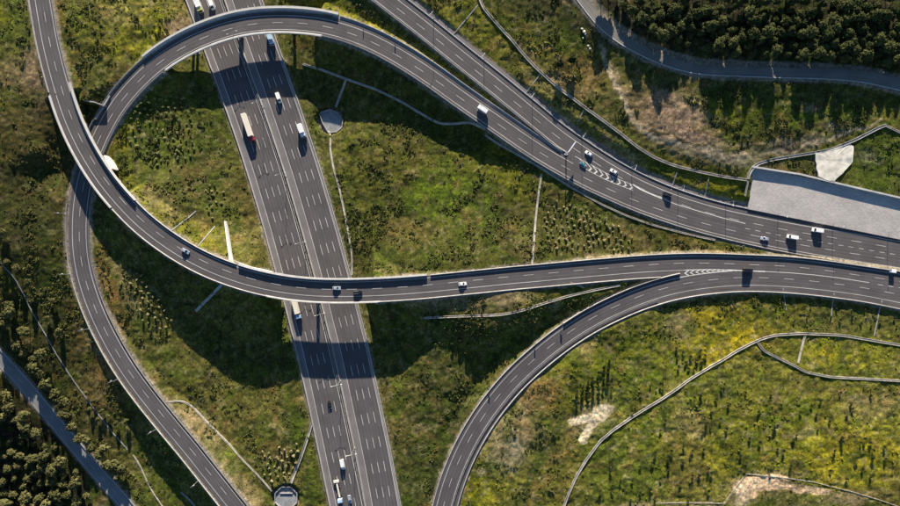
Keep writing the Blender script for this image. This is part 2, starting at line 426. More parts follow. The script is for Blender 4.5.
ctrl = [
 (180,0,-.2),(200,40,-.2),(222,95,-.2),(245,160,-.2),(262,220,-.2),(278,290,-.3),(290,350,-.4),(305,410,-.3),(318,470,-.3),(328,506,-.3),
 (245,20,-.4),(275,95,-.4),(300,180,-.4),(325,270,-.4),(345,350,-.4),(360,430,-.4),
 (285,40,0),(310,110,0),(335,190,0),(356,270,0),(375,340,0),(390,420,0),(402,500,0),(275,5,0),
 (0,0,12),(20,60,12),(0,150,11),(40,150,10),(0,250,8.5),(40,250,7),(62,200,6),(62,152,5),(56,172,3),(52,150,4.5),(46,128,8.5),(100,15,9.5),(140,25,7),(166,12,4),(90,60,10),(125,55,7.5),(78,20,11.5),
 (95,97,10),(145,110,4.5),(200,120,1),(165,160,4),(130,150,6),(157,192,8.5),(182,212,7.5),(205,230,6.5),(240,250,6),(195,190,4),(235,225,3),(250,200,0.5),(215,160,1),(200,85,1),(170,90,3),
 (102,225,3),(150,270,4.2),(165,305,3),(135,290,4),(190,300,-.5),(230,340,-3.6),(245,385,-3.6),(262,390,-3.4),(125,310,3.4),(150,350,1),(190,400,-2),(230,420,-3),(275,430,-2),(285,470,-3),(240,480,-1),(180,390,0),(210,300,-2),
 (50,300,3),(85,370,-1),(60,360,0),(20,300,3),(120,430,-4.5),(160,460,-6.5),(190,500,-6.5),(150,500,-6.5),(90,440,-4),(60,480,-6),(0,506,-6),(0,400,-2),(30,440,-5),(40,350,0.5),
 (350,95,-2.5),(320,70,-1.5),(335,120,-3),(345,140,-1),(370,100,-1.2),(400,110,0.8),(430,118,1.8),(470,122,3.5),(500,148,6),(530,185,7.5),(560,215,8),(620,232,9),(700,250,9.5),(400,150,2),(450,180,4),(500,220,6.5),(400,225,3.5),(370,200,1),(375,240,3.5),(450,240,9),(520,252,11),(390,262,8),(420,262,10.5),(470,262,11.5),
 (395,320,0.5),(385,345,0),(420,310,8.5),(425,330,6),(440,306,10.8),(480,303,11.2),(540,297,10.9),(590,288,10.3),(450,345,5),(490,332,9.8),(530,320,9.6),(425,370,3),(455,385,3),(440,420,1.5),(400,380,0.3),(410,460,0.3),(430,480,0.5),
 (560,300,10),(590,302,9),(470,315,10.4),(515,322,9.8),
 (520,352,0.6),(495,372,-0.2),(475,400,-.3),(460,430,-.3),(545,336,2.5),(570,322,5.5),(505,350,1.2),(480,370,0.5),
 (560,372,7),(600,400,6.5),(500,425,4.4),(482,455,3.4),(535,385,6.2),(575,350,8.4),(610,328,9.6),(650,308,10.6),(500,450,3.6),(470,490,2.4),(480,500,2),(600,470,4),(650,450,6),(700,400,8),(700,500,5),(800,450,7.5),(800,350,8.5),(900,330,9.5),(900,440,9),(800,500,6),(900,500,7),(640,340,8.5),(600,350,7.5),(740,300,9.8),(660,310,9.5),
 (400,22,9.5),(345,5,7.5),(310,3,2.5),(430,45,9.7),(520,115,9.6),
 (430,0,11),(480,30,11),(550,75,12),(600,100,13.4),(650,130,14.2),(700,150,13.6),(540,20,14),(600,60,14),(640,75,15.8),(700,88,16.2),(800,92,16.2),(900,104,15.6),(680,112,15.2),(700,120,14.8),(800,114,15),(740,140,13.8),(600,0,17.5),(650,30,18),(640,10,18),(750,30,18),(850,30,18),(900,20,18),
 (650,172,10.5),(700,185,10.5),(745,172,13),(800,150,13.2),(870,150,13.6),(760,158,12.3),(800,166,12.4),(850,177,12.45),(900,189,12.5),(900,150,13.8),(748,200,11),(780,150,13.0),
]
cw = np.array([P(a, b, c) + (c,) for a, b, c in ctrl])
def rbf_fit(p):
    n = len(p)
    d = np.sqrt((p[:, None, 0] - p[None, :, 0]) ** 2 + (p[:, None, 1] - p[None, :, 1]) ** 2 + 9.0)
    K = d + np.eye(n) * -0.6
    A_ = np.zeros((n + 1, n + 1)); A_[:n, :n] = K; A_[:n, n] = 1; A_[n, :n] = 1
    return np.linalg.solve(A_, np.r_[p[:, 2], 0])
cwt = rbf_fit(cw)

fx0, fx1, fy0, fy1, fs = -262.0, 262.0, -150.0, 150.0, 0.7
def axis(lo, hi, far):
    c = list(np.arange(lo, hi + 1e-6, fs)); s = fs; a = c[-1]; right = []
    while a < far: s *= 1.25; a += s; right.append(a)
    s = fs; a = c[0]; left = []
    while a > -far: s *= 1.25; a -= s; left.append(a)
    return np.array(left[::-1] + c + right)
XS, YS = axis(fx0, fx1, 2600), axis(fy0, fy1, 2600)
GX, GY = np.meshgrid(XS, YS)
gx, gy = GX.ravel(), GY.ravel()
# evaluate far vertices at a clamped position so the land stays calm beyond the picture
ex = np.clip(gx, -300, 300); ey = np.clip(gy, -185, 185)
gz = np.zeros(len(gx))
for i in range(0, len(gx), 40000):
    sl_ = slice(i, i + 40000)
    d = np.sqrt((ex[sl_, None] - cw[None, :, 0]) ** 2 + (ey[sl_, None] - cw[None, :, 1]) ** 2 + 9.0)
    gz[sl_] = d @ cwt[:-1] + cwt[-1]

def road_field(rd, x, y, reach=70.0):
    """signed offset, arclength, lying beyond reach -> inf"""
    off = np.full(len(x), 1e3); ss = np.zeros(len(x)); zz = np.zeros(len(x))
    step = 2
    pp = rd.p[::step]
    b0 = pp[:, :2].min(0) - reach; b1 = pp[:, :2].max(0) + reach
    idx = np.nonzero((x > b0[0]) & (x < b1[0]) & (y > b0[1]) & (y < b1[1]))[0]
    for i in range(0, len(idx), 20000):
        k = idx[i:i + 20000]
        X = x[k].astype(np.float32); Y = y[k].astype(np.float32)
        d2 = (X[:, None] - pp[None, :, 0].astype(np.float32)) ** 2 + (Y[:, None] - pp[None, :, 1].astype(np.float32)) ** 2
        j = np.argmin(d2, axis=1) * step
        dx = x[k] - rd.p[j, 0]; dy = y[k] - rd.p[j, 1]
        al = dx * rd.t[j, 0] + dy * rd.t[j, 1]
        o = dx * rd.r[j, 0] + dy * rd.r[j, 1]
        s = rd.s[j] + al
        z = np.interp(s, rd.s, rd.p[:, 2])
        dd = np.sqrt(d2[np.arange(len(k)), j // step])
        over = np.maximum(0, np.maximum(-s, s - rd.L))
        good = (dd < reach)
        off[k[good]] = (np.where(over > 0, np.sign(o) * np.hypot(np.abs(o), over), o))[good]
        ss[k[good]] = s[good]; zz[k[good]] = z[good]
    return off, ss, zz

roaddist = np.full(len(gx), 1e3)
def clamp_road(rd, lo, hi, fill, cut, bridges=(), drop=0.12, steep=0.5):
    global gz, roaddist
    off, ss, zz = road_field(rd, gx, gy)
    d = np.maximum(0, np.maximum(off - hi, lo - off))
    d[np.abs(off) > 900] = 900
    extra = np.zeros(len(gx))
    inb = np.zeros(len(gx), dtype=bool)
    for a, b in bridges:
        a, b = min(a, b), max(a, b)
        m = (ss > a) & (ss < b) & (d < 800)
        e = np.minimum(ss - a, b - ss)
        extra[m] = e[m]; inb |= m
    zt = zz - drop
    top = np.where(inb, zt - extra / steep - d * fill, zt + d * cut)   # cuts do not apply under bridges
    low = np.where(inb, zt - extra / steep - d * fill, zt - d * fill)
    m = d < 800
    hi_lim = np.where(inb, 1e3, np.maximum(top, zt))
    newz = np.where(m, np.maximum(gz, low), gz)
    newz = np.where(m & ~inb, np.minimum(newz, hi_lim), newz)
    gz = newz
    roaddist = np.minimum(roaddist, np.where(inb, 900, d))

clamp_road(HT, -4.0, 4.6, 0.45, 0.5)
clamp_road(G, -4.2, 4.2, 0.4, 0.5)
clamp_road(M1, -8.3, 11.2, 0.4, 0.45, drop=0.15)
clamp_road(M2, -9.0, 12.0, 0.4, 0.45, drop=0.15)
clamp_road(F, -8.0, 6.2, 0.5, 0.45)
clamp_road(E, -5.2, 9.4, 0.5, 0.5)
clamp_road(B, -6.3, 7.5, 0.56, 0.55, bridges=[B_br])
# the loop passes under the upper ramp in a cutting
clamp_road(A, -5.6, 7.6, 0.56, 0.5, bridges=[A_br1, A_br2])
# the lower roads keep their clearance under the bridges
for rd, lo, hi in ((M1, -9.3, 11.2), (M2, -10.5, 12.0)):
    off, ss, zz = road_field(rd, gx, gy)
    d = np.maximum(0, np.maximum(off - hi, lo - off)); d[np.abs(off) > 900] = 900
    m = d < 60
    gz = np.where(m, np.minimum(gz, zz - 0.15 + np.maximum(0, d) * 1.6 + (d > 2) * 0), gz)
off, ss, zz = road_field(B, gx, gy)
mB = (ss > sB(118, 105)) & (ss < sB(79, 225))
d = np.maximum(0, np.maximum(off - 7.6, -6.3 - off)); d[np.abs(off) > 900] = 900
gz = np.where(mB & (d < 30), np.minimum(gz, zz - 0.12 + d * 1.3), gz)

pit = poly_mask(*to_px(gx, gy, 7.0), [(83,103),(95,104.5),(104.5,108),(101,116),(93,131),(86,128)])
gz = np.where(pit, np.minimum(gz, 5.2), gz)
# paved apron below the crib wall
ap_t0, ap_t1 = P(753, 166, 11.6) + (11.6,), P(960, 211, 11.6) + (11.6,)
ap_b0, ap_b1 = P(748, 209, 10.2) + (10.2,), P(960, 251.5, 10.2) + (10.2,)
apx = [ap_t0, ap_t1, ap_b1, ap_b0]
mk = poly_mask(gx, gy, [(p[0], p[1]) for p in apx])
def quad_z(x, y):
    # plane through three corners (top-left, top-right, bottom-left)
    a, b, c = np.array(ap_t0), np.array(ap_t1), np.array(ap_b0)
    nrm = np.cross(b - a, c - a)
    return a[2] - (nrm[0] * (x - a[0]) + nrm[1] * (y - a[1])) / nrm[2]
gz = np.where(mk, np.minimum(quad_z(gx, gy) - 0.35, gz * 0 + quad_z(gx, gy) - 0.35), gz)
paved = mk.copy()
bw = poly_mask(*to_px(gx, gy, 12.6), [(752,165),(965,212),(965,186),(760,150)])
gz = np.where(bw, np.minimum(gz, 12.5), gz)
# basins
basins = [(331, 121, -2.8, 6.4), (286, 498, -3.2, 6.6)]
for bx, by, bz, br in basins:
    x0, y0 = P(bx, by, bz); dd = np.hypot(gx - x0, gy - y0)
    gz = np.where(dd < br + 1.2, bz - 1.2, np.where(dd < br + 8, np.clip(gz, bz - 0.1 - (dd - br) * 0.5, bz - 0.1 + (dd - br) * 0.5), gz))
    paved |= dd < br + 0.5
    roaddist = np.where(dd < br + 1.0, 0, roaddist)
# relief
offr = sstep(0.4, 5.0, roaddist) * (~paved) * np.where(bw, .12, 1)
bare0 = paved.copy()
far = 1 - sstep(270, 420, np.hypot(gx, gy * 1.5))
gz += offr * ((fbm(gx, gy, 16, 3) - 0.5) * 1.3 + far * ((fbm(gx, gy, 4.5, 9, 2) - 0.5) * 0.55 + (vnoise(gx, gy, 1.6, 21) - 0.5) * 0.42))

GZ = gz.reshape(GX.shape)
def hgt(x, y):
    x = np.atleast_1d(np.asarray(x, dtype=float)); y = np.atleast_1d(np.asarray(y, dtype=float))
    i = np.clip(np.searchsorted(XS, x) - 1, 0, len(XS) - 2); j = np.clip(np.searchsorted(YS, y) - 1, 0, len(YS) - 2)
    u = (x - XS[i]) / (XS[i + 1] - XS[i]); v = (y - YS[j]) / (YS[j + 1] - YS[j])
    u = np.clip(u, 0, 1); v = np.clip(v, 0, 1)
    return (GZ[j, i] * (1 - u) + GZ[j, i + 1] * u) * (1 - v) + (GZ[j + 1, i] * (1 - u) + GZ[j + 1, i + 1] * u) * v
RD = roaddist.reshape(GX.shape)
def rdist(x, y):
    i = np.clip(np.searchsorted(XS, x) - 1, 0, len(XS) - 2); j = np.clip(np.searchsorted(YS, y) - 1, 0, len(YS) - 2)
    return RD[j, i]
def G3(px, py):
    """point of the ground seen at a photo pixel"""
    z = 5.0
    for _ in range(12):
        x, y = P(px, py, z); z = 0.5 * z + 0.5 * float(hgt(x, y)[0])
    x, y = P(px, py, z)
    return (x, y, float(hgt(x, y)[0]))

# ---- ground colours (albedo)
C = dict(osand=(.62,.44,.29),litter_shade=(.030,.027,.016),olive=(.125,.118,.032), dull=(.082,.076,.032), dk=(.040,.052,.018), green=(.066,.098,.018), bright=(.115,.165,.022), yellow=(.26,.24,.03),
         gold=(.30,.225,.025), tan=(.31,.235,.14), brown=(.135,.090,.050), pink=(.30,.205,.145), sand=(.70,.57,.41), grey=(.23,.205,.17), ygreen=(.19,.185,.032),
         rust=(.20,.11,.06), dirt=(.36,.29,.20), dolive=(.095,.092,.034))
zones = [  # shape, colour, strength, bareness
 # north-west
 (('e',15,30,30,45,0),'green',.6,0),(('e',18,85,28,40,0),'brown',.55,.3),(('e',35,75,14,35,-8),'pink',.6,.5),(('e',12,70,10,14,0),'tan',.35,.3),(('e',5,15,10,14,0),'ygreen',.6,0),
 (('l',[(63,5),(72,45),(80,80)],6),'rust',.65,.3),(('e',5,105,8,8,0),'ygreen',.6,0),
 (('e',120,30,60,45,0),'olive',.8,0),(('e',135,22,34,18,0),'ygreen',.5,0),(('e',118,12,22,12,0),'tan',.22,0),(('l',[(112,42),(135,48),(158,36),(166,22)],8),'yellow',.55,0),(('e',92,62,17,20,0),'dk',.6,0),(('e',75,25,10,22,0),'green',.5,0),
 (('e',118,75,22,12,-30),'brown',.4,0),(('e',178,28,14,9,-20),'pink',.8,.6),(('l',[(120,75),(150,52),(168,38)],6),'brown',.5,0),
 (('e',35,160,50,60,0),'dull',.8,0),(('e',30,220,50,60,0),'dolive',.8,0),(('e',20,190,20,10,20),'brown',.5,0),(('e',6,150,10,14,0),'olive',.6,0),(('e',22,243,12,10,0),'pink',.25,0),
 (('e',52,282,16,22,20),'green',.85,0),(('e',25,262,25,14,10),'dolive',.6,0),
 # between loop and motorway
 (('e',175,130,55,50,0),'green',.75,0),(('e',200,140,40,50,10),'dolive',.5,0),(('e',230,190,22,60,-15),'dolive',.7,0),(('l',[(112,150),(125,185),(150,205),(178,225),(205,245)],12),'ygreen',.45,0),(('l',[(135,118),(118,140)],5),'yellow',.5,0),
 (('l',[(150,190),(172,212)],7),'tan',.35,0),(('e',212,238,20,15,20),'ygreen',.45,0),(('e',192,180,18,28,-20),'dk',.6,0),(('e',170,88,60,3,0),'brown',.3,0),(('e',205,48,6,10,0),'brown',.6,.3),
 (('e',178,105,10,5,0),'olive',.3,0),(('e',255,215,12,40,-15),'brown',.35,0),
 # below the upper ramp, left
 (('l',[(98,245),(106,275),(116,305),(126,330)],6),'rust',.75,.4),(('l',[(118,268),(128,300),(134,318)],5),'tan',.5,.4),(('e',160,290,40,30,0),'dull',.7,0),(('e',150,350,35,35,0),'dolive',.7,0),
 (('e',230,420,70,45,0),'brown',.35,0),(('e',225,425,90,40,0),'dolive',.75,0),(('e',210,395,60,15,0),'olive',.35,0),(('e',285,320,12,50,-15),'green',.6,0),(('e',305,450,10,50,-15),'green',.7,0),(('e',250,445,60,15,15),'brown',.35,0),
 (('l',[(172,408),(200,440),(225,472),(250,500)],9),'tan',.55,.3),(('e',195,420,16,8,45),'pink',.4,.2),
 (('l',[(72,310),(88,340),(104,370),(120,395)],8),'rust',.7,.2),(('l',[(80,320),(100,358)],4),'tan',.45,.3),(('e',55,345,26,40,20),'dolive',.8,0),(('e',100,400,30,16,45),'brown',.5,0),
 (('e',175,470,40,45,40),'green',.55,0),(('e',135,480,20,25,0),'dolive',.6,0),(('l',[(-30,420),(10,440),(50,490),(80,530)],36),'litter_shade',1.2,0),(('e',40,470,60,60,40),'litter_shade',.8,0),(('e',20,330,30,40,30),'dk',.6,0),(('e',110,445,20,30,40),'dull',.6,0),
 # middle infield
 (('e',440,190,110,80,0),'green',.5,0),(('e',430,195,30,22,20),'bright',.7,0),(('e',468,190,24,30,-30),'bright',.45,0),(('e',386,222,16,14,0),'brown',.75,.1),(('e',372,205,18,30,0),'olive',.5,0),(('e',400,160,40,22,0),'olive',.6,0),
 (('e',508,178,34,18,38),'ygreen',.75,0),(('e',470,160,30,12,30),'olive',.6,0),(('e',480,200,20,30,0),'green',.6,0),(('e',455,235,50,16,0),'dolive',.6,0),(('e',415,232,30,12,0),'brown',.35,0),(('e',352,160,16,40,-10),'olive',.6,0),
 (('e',420,90,70,28,25),'dk',.75,0),(('e',330,80,40,40,0),'dull',.7,0),(('e',410,172,8,6,0),'tan',.3,0),(('e',525,235,14,26,0),'brown',.3,0),(('e',527,245,8,18,10),'pink',.3,.1),
 (('e',600,225,75,28,18),'dull',.9,0),(('e',680,245,60,14,10),'brown',.5,0),(('l',[(590,256),(640,253),(700,254),(760,255)],4),'tan',.8,.6),(('l',[(760,252),(830,259),(880,267)],4),'tan',.6,.6),(('e',720,242,60,6,10),'olive',.5,0),
 # plateau south of the ramp
 (('e',490,303,70,9,-3),'tan',.75,.5),(('e',440,304,30,8,0),'pink',.4,.4),(('e',560,300,40,10,-10),'ygreen',.6,0),(('e',500,330,60,16,0),'brown',.35,0),(('e',480,340,70,30,0),'dolive',.55,0),(('e',553,308,7,5,0),'sand',.45,.5),(('e',440,300,14,5,0),'tan',.6,.4),
 (('e',415,350,35,40,0),'green',.5,0),(('e',400,420,40,90,0),'dull',.6,0),(('e',432,450,18,50,20),'green',.4,0),(('e',405,440,10,30,0),'brown',.4,0),(('e',390,312,16,30,0),'green',.5,0),(('e',380,415,16,40,-10),'brown',.3,0),
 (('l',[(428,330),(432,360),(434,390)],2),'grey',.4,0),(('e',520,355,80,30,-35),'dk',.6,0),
 # south-east fields
 (('e',720,420,240,110,0),'olive',.8,0),(('e',640,370,90,50,0),'green',.35,0),(('e',525,410,45,40,40),'dull',.5,0),
 (('e',513,425,26,34,25),'tan',.6,.2),(('e',537,392,20,20,30),'rust',.6,.2),(('e',587,352,14,10,-30),'pink',.6,.3),(('e',505,455,16,22,20),'grey',.45,.2),(('e',522,380,10,10,0),'pink',.45,.3),
 (('e',488,492,22,26,20),'ygreen',.75,0),(('e',466,488,14,26,20),'yellow',.45,0),(('e',480,470,6,5,0),'sand',.5,.3),(('e',540,495,30,20,0),'olive',.5,0),
 (('l',[(582,400),(560,425),(545,450),(532,475),(520,506)],5),'dk',.85,0),(('l',[(592,405),(566,440),(545,480),(535,506)],6),'brown',.55,.1),(('e',565,470,18,24,30),'rust',.35,0),
 (('e',598,416,24,18,-20),'tan',.55,.3),(('e',765,484,40,13,-4),'tan',.5,.3),(('e',604,411,12,7.5,-20),'sand',1.5,1),(('e',590,418,15,5,0),'sand',1.3,1),(('l',[(600,415),(590,429),(585,440)],4.5),'sand',1.0,1),(('e',575,421,8,3,0),'sand',.8,1),(('e',618,415,8,8,0),'yellow',.6,0),
 (('e',610,350,50,20,-20),'ygreen',.45,0),(('e',580,400,26,12,-20),'ygreen',.4,0),(('e',680,395,14,12,0),'pink',.3,0),(('e',660,400,40,20,0),'olive',.5,0),
 (('e',745,325,66,26,-25),'gold',.5,0),(('e',730,345,40,10,-35),'gold',.4,0),(('e',705,313,20,12,0),'gold',.5,0),(('e',770,310,30,14,0),'ygreen',.5,0),(('l',[(690,300),(760,294),(830,296),(900,306)],6),'brown',.75,.2),(('l',[(660,303),(720,292),(790,290),(860,296)],3),'pink',.5,.3),
 (('e',800,315,90,22,0),'dk',.55,0),(('e',860,325,50,14,0),'dolive',.6,0),(('e',682,325,14,12,0),'pink',.4,.1),(('e',790,355,26,14,0),'olive',.6,0),(('e',850,355,60,14,0),'ygreen',.6,0),(('e',830,350,14,8,0),'gold',.4,0),
 (('e',640,440,50,40,0),'dk',.25,0),(('e',620,470,50,40,0),'green',.5,0),(('e',700,430,70,40,0),'ygreen',.3,0),(('e',830,440,80,40,0),'ygreen',.45,0),(('e',860,460,50,30,0),'gold',.35,0),(('e',690,425,18,16,0),'pink',.3,0),(('e',690,470,24,22,0),'brown',.35,0),
 (('e',790,410,30,14,0),'green',.5,0),(('e',870,405,26,14,0),'pink',.25,0),(('e',750,400,30,10,0),'olive',.5,0),(('e',715,460,12,26,10),'yellow',.35,0),(('e',880,480,40,20,0),'yellow',.3,0),(('e',805,432,8,6,0),'grey',.35,.3),
 (('e',765,483,30,7.5,-4),'osand',1.1,1),(('e',744,489,11,11,-40),'osand',1.0,1),(('e',802,488,30,4,4),'osand',1.0,.9),(('e',845,498,26,6,4),'tan',.8,.7),(('e',795,482,18,3,8),'dk',.7,0),(('e',790,500,40,10,0),'dull',.7,0),(('e',670,505,50,3,0),'tan',.6,.5),
 (('e',738,500,8,8,0),'dirt',.7,.7),(('e',880,500,24,6,15),'brown',.5,.2),(('l',[(460,415),(447,440),(438,465),(434,490)],10),'litter_shade',.75,0),(('l',[(700,212),(745,212)],2),'tan',.6,.4),  # dark band left of the curved lower right ramp is painted shade
 # north-east
 (('e',520,40,80,60,30),'olive',.8,0),(('e',470,20,40,30,0),'ygreen',.5,0),(('e',560,20,40,24,30),'green',.5,0),(('e',520,80,60,30,35),'olive',.6,0),(('e',560,110,40,18,35),'ygreen',.35,0),
 (('e',430,10,14,14,0),'brown',.35,0),(('e',580,72,22,18,0),'rust',.5,.1),(('e',600,60,16,12,0),'brown',.5,0),(('l',[(555,118),(580,135),(545,105),(525,95)],7),'dirt',.55,.3),(('l',[(520,38),(535,55),(548,72),(560,84)],3),'tan',.55,.4),
 (('l',[(600,28),(602,50),(610,72),(622,100),(632,122),(655,135),(690,145)],2.9),'dirt',1.0,.8),(('e',575,80,28,20,30),'brown',.6,.1),(('l',[(505,85),(535,108),(560,122)],6),'tan',.6,.3),(('e',560,95,50,22,35),'tan',.3,.1),(('l',[(612,60),(622,90),(634,118)],3),'tan',.8,.7),
 (('e',665,112,45,26,25),'tan',.75,.3),(('e',700,140,30,12,10),'dirt',.8,.6),(('e',665,120,26,14,20),'pink',.6,.4),(('e',720,155,50,9,8),'grey',.7,.5),(('e',745,105,70,16,4),'green',.75,0),(('e',745,110,40,10,0),'ygreen',.45,0),
 (('e',640,85,20,16,0),'olive',.5,0),(('e',790,140,60,10,-8),'brown',.6,.3),(('e',770,148,60,7,-8),'grey',.55,.5),(('e',820,118,50,14,0),'green',.6,0),(('e',845,128,22,5,0),'sand',.3,.3),(('e',810,110,12,5,0),'pink',.5,.3),
 (('e',878,165,28,40,0),'green',.8,0),(('e',868,160,12,10,0),'grey',.35,.2),(('e',880,110,26,18,0),'olive',.6,0),(('e',790,170,30,6,15),'brown',.7,.2),(('e',810,165,10,6,0),'dk',.6,0),
 (('e',700,185,56,18,15),'ygreen',.6,0),(('e',712,188,26,14,0),'yellow',.35,0),(('e',735,198,14,10,0),'ygreen',.7,0),(('e',660,170,40,12,25),'olive',.5,0),(('l',[(675,190),(720,203),(745,208)],3),'dirt',.6,.6),
 (('e',620,150,30,8,32),'dirt',.3,.2),(('l',[(590,150),(630,170),(650,178)],6),'ygreen',.4,0),
 (('e',668,113,36,24,25),'pink',.95,.5),(('e',640,100,16,22,0),'brown',.4,.2),(('e',690,128,20,10,20),'pink',.9,.5),(('l',[(655,138),(700,150),(760,153),(830,141),(880,124)],1.6),'dirt',1.0,.6),(('l',[(690,128),(740,136),(800,132),(850,120)],1.2),'litter_shade',.8,.3),(('l',[(650,130),(690,142),(740,146),(800,144)],1.0),'litter_shade',.9,.3),(('l',[(700,138),(760,143),(820,134)],1.3),'tan',.9,.5),
 (('l',[(221,335),(210,372),(199,412)],1.3),'litter_shade',1.0,0),(('e',60,355,30,40,25),'dk',.6,0),(('e',85,370,18,40,-20),'brown',.4,0),(('e',110,425,26,26,40),'litter_shade',.45,0),(('e',35,150,40,50,0),'brown',.35,0),(('e',430,345,20,30,0),'dk',.3,0),
 # strip between the two ramps at the top
 (('l',[(320,4),(350,18),(385,36),(420,60),(450,82),(490,110)],10),'yellow',.8,0),(('l',[(320,10),(360,28),(400,48)],5),'yellow',.5,0),(('e',350,5,20,8,20),'green',.6,0),(('l',[(470,98),(500,120),(530,142)],5),'ygreen',.5,0),(('e',300,4,16,5,0),'ygreen',.5,0),
 (('l',[(598,30),(601,48),(607,66),(616,86),(624,104),(634,124),(650,137),(684,146)],2.6),'dirt',1.0,.9),
 (('e',428,440,22,70,12),'dk',.75,0),(('e',400,470,14,50,0),'dk',.4,0),(('e',30,200,36,60,0),'dk',.4,0),
 # forest floors, then tree shade painted as a dark strip below the forest road
 (('e',760,14,200,54,4),'litter_shade',1.2,0),(('e',760,-10,300,54,4),'litter_shade',1.2,0),(('l',[(620,60),(680,88),(740,96),(820,98),(900,108)],8),'dk',.6,0),
]
px_, py_ = to_px(gx, gy, gz)
wx = px_ + (fbm(gx, gy, 7, 31) - 0.5) * 11 + (fbm(gx, gy, 26, 51) - .5) * 14; wy = py_ + (fbm(gx, gy, 7, 41) - 0.5) * 11 + (fbm(gx, gy, 26, 61) - .5) * 14
for k_ in C:
    r_, g_, b_ = C[k_]; C[k_] = (r_, g_, b_ * (.72 if g_ < .2 and k_ != 'litter_shade' else .95))
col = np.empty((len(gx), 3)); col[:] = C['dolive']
bare = np.zeros(len(gx))
def shape_d(sh, x, y):
    if sh[0] == 'e':
        _, cx, cy, rx, ry, a = sh; a = math.radians(a)
        dx, dy = x - cx, y - cy
        u = (dx * math.cos(a) + dy * math.sin(a)) / rx; v = (-dx * math.sin(a) + dy * math.cos(a)) / ry
        return np.sqrt(u * u + v * v)
    _, pts, w = sh
    d = np.full(len(x), 1e9)
    for (ax, ay), (bx, by) in zip(pts[:-1], pts[1:]):
        t = np.clip(((x - ax) * (bx - ax) + (y - ay) * (by - ay)) / ((bx - ax) ** 2 + (by - ay) ** 2), 0, 1)
        d = np.minimum(d, np.hypot(x - ax - t * (bx - ax), y - ay - t * (by - ay)))
    return d / w
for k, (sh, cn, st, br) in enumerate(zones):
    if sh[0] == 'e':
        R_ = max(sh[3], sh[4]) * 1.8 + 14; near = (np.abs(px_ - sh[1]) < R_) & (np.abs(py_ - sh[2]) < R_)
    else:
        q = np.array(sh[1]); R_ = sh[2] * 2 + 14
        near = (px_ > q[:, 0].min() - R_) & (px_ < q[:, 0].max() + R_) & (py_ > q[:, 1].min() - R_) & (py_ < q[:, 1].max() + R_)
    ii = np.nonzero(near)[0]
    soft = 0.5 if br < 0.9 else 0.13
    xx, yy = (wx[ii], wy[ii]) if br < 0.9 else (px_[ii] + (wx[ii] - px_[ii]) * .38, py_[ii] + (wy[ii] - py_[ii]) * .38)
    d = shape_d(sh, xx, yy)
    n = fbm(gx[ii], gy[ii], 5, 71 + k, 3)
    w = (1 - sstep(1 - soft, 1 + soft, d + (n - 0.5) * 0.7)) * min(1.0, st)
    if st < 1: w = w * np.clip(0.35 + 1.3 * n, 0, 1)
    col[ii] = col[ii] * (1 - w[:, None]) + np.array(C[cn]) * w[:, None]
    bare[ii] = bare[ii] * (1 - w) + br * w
# patchiness of the plant cover
n1 = fbm(gx, gy, 9, 101); n2 = fbm(gx, gy, 2.6, 111, 2); n3 = fbm(gx, gy, 30, 121)
lush = sstep(.52, .7, n1) * .6 * (1 - bare); dry = sstep(.58, .8, fbm(gx, gy, 6, 131)) * .55 * (1 - bare)
col = col * (1 - lush[:, None]) + np.array(C['green']) * .8 * lush[:, None]
col = col * (1 - dry[:, None]) + np.array(C['brown']) * 1.15 * dry[:, None]
sp = sstep(.62, .76, fbm(gx, gy, 2.4, 141, 2)) * .5
col = col * (1 - sp[:, None]) + np.array((.20, .17, .09)) * sp[:, None]
dkp = sstep(.54, .68, fbm(gx, gy, 2.6, 151, 2)) * .62 * (1 - bare)
col = col * (1 - dkp[:, None]) + np.array(C['dk']) * .75 * dkp[:, None]
col *= (0.6 + 0.8 * n2)[:, None] * (0.8 + .4 * n3)[:, None]
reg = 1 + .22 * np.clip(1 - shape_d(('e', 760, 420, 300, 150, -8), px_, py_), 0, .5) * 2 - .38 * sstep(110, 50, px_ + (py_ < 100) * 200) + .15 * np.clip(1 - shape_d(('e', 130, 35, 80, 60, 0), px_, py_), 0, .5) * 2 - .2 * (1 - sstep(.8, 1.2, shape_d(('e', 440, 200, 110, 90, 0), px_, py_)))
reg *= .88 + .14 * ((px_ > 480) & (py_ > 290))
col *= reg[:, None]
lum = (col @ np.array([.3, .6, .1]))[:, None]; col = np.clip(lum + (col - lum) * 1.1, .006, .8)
# gravelly verge beside the carriageways
o1_, _, _ = road_field(M1, gx, gy, 30); o2_, _, _ = road_field(M2, gx, gy, 30)
median = (np.abs(o1_) < 30) & (np.abs(o2_) < 30) & (o1_ < 0) & (o2_ < 0)
vg = (1 - sstep(0.2, 1.5, roaddist + (fbm(gx, gy, 3, 161) - .5) * 2.2)) * 0.65
vg[median] *= .15
col = col * (1 - vg[:, None]) + np.array((.27, .225, .18)) * vg[:, None]
bare = np.maximum(bare, (roaddist < 0.8) * 1.0); bare[bare0] = 1
bare[(shape_d(('e', 838, 164, 20, 17, 0), px_, py_) < 1)] = 1
CC = col.reshape(GX.shape + (3,)); BB = bare.reshape(GX.shape)
def sample(arr, x, y):
    i = np.clip(np.searchsorted(XS, x) - 1, 0, len(XS) - 2); j = np.clip(np.searchsorted(YS, y) - 1, 0, len(YS) - 2)
    return arr[j, i]

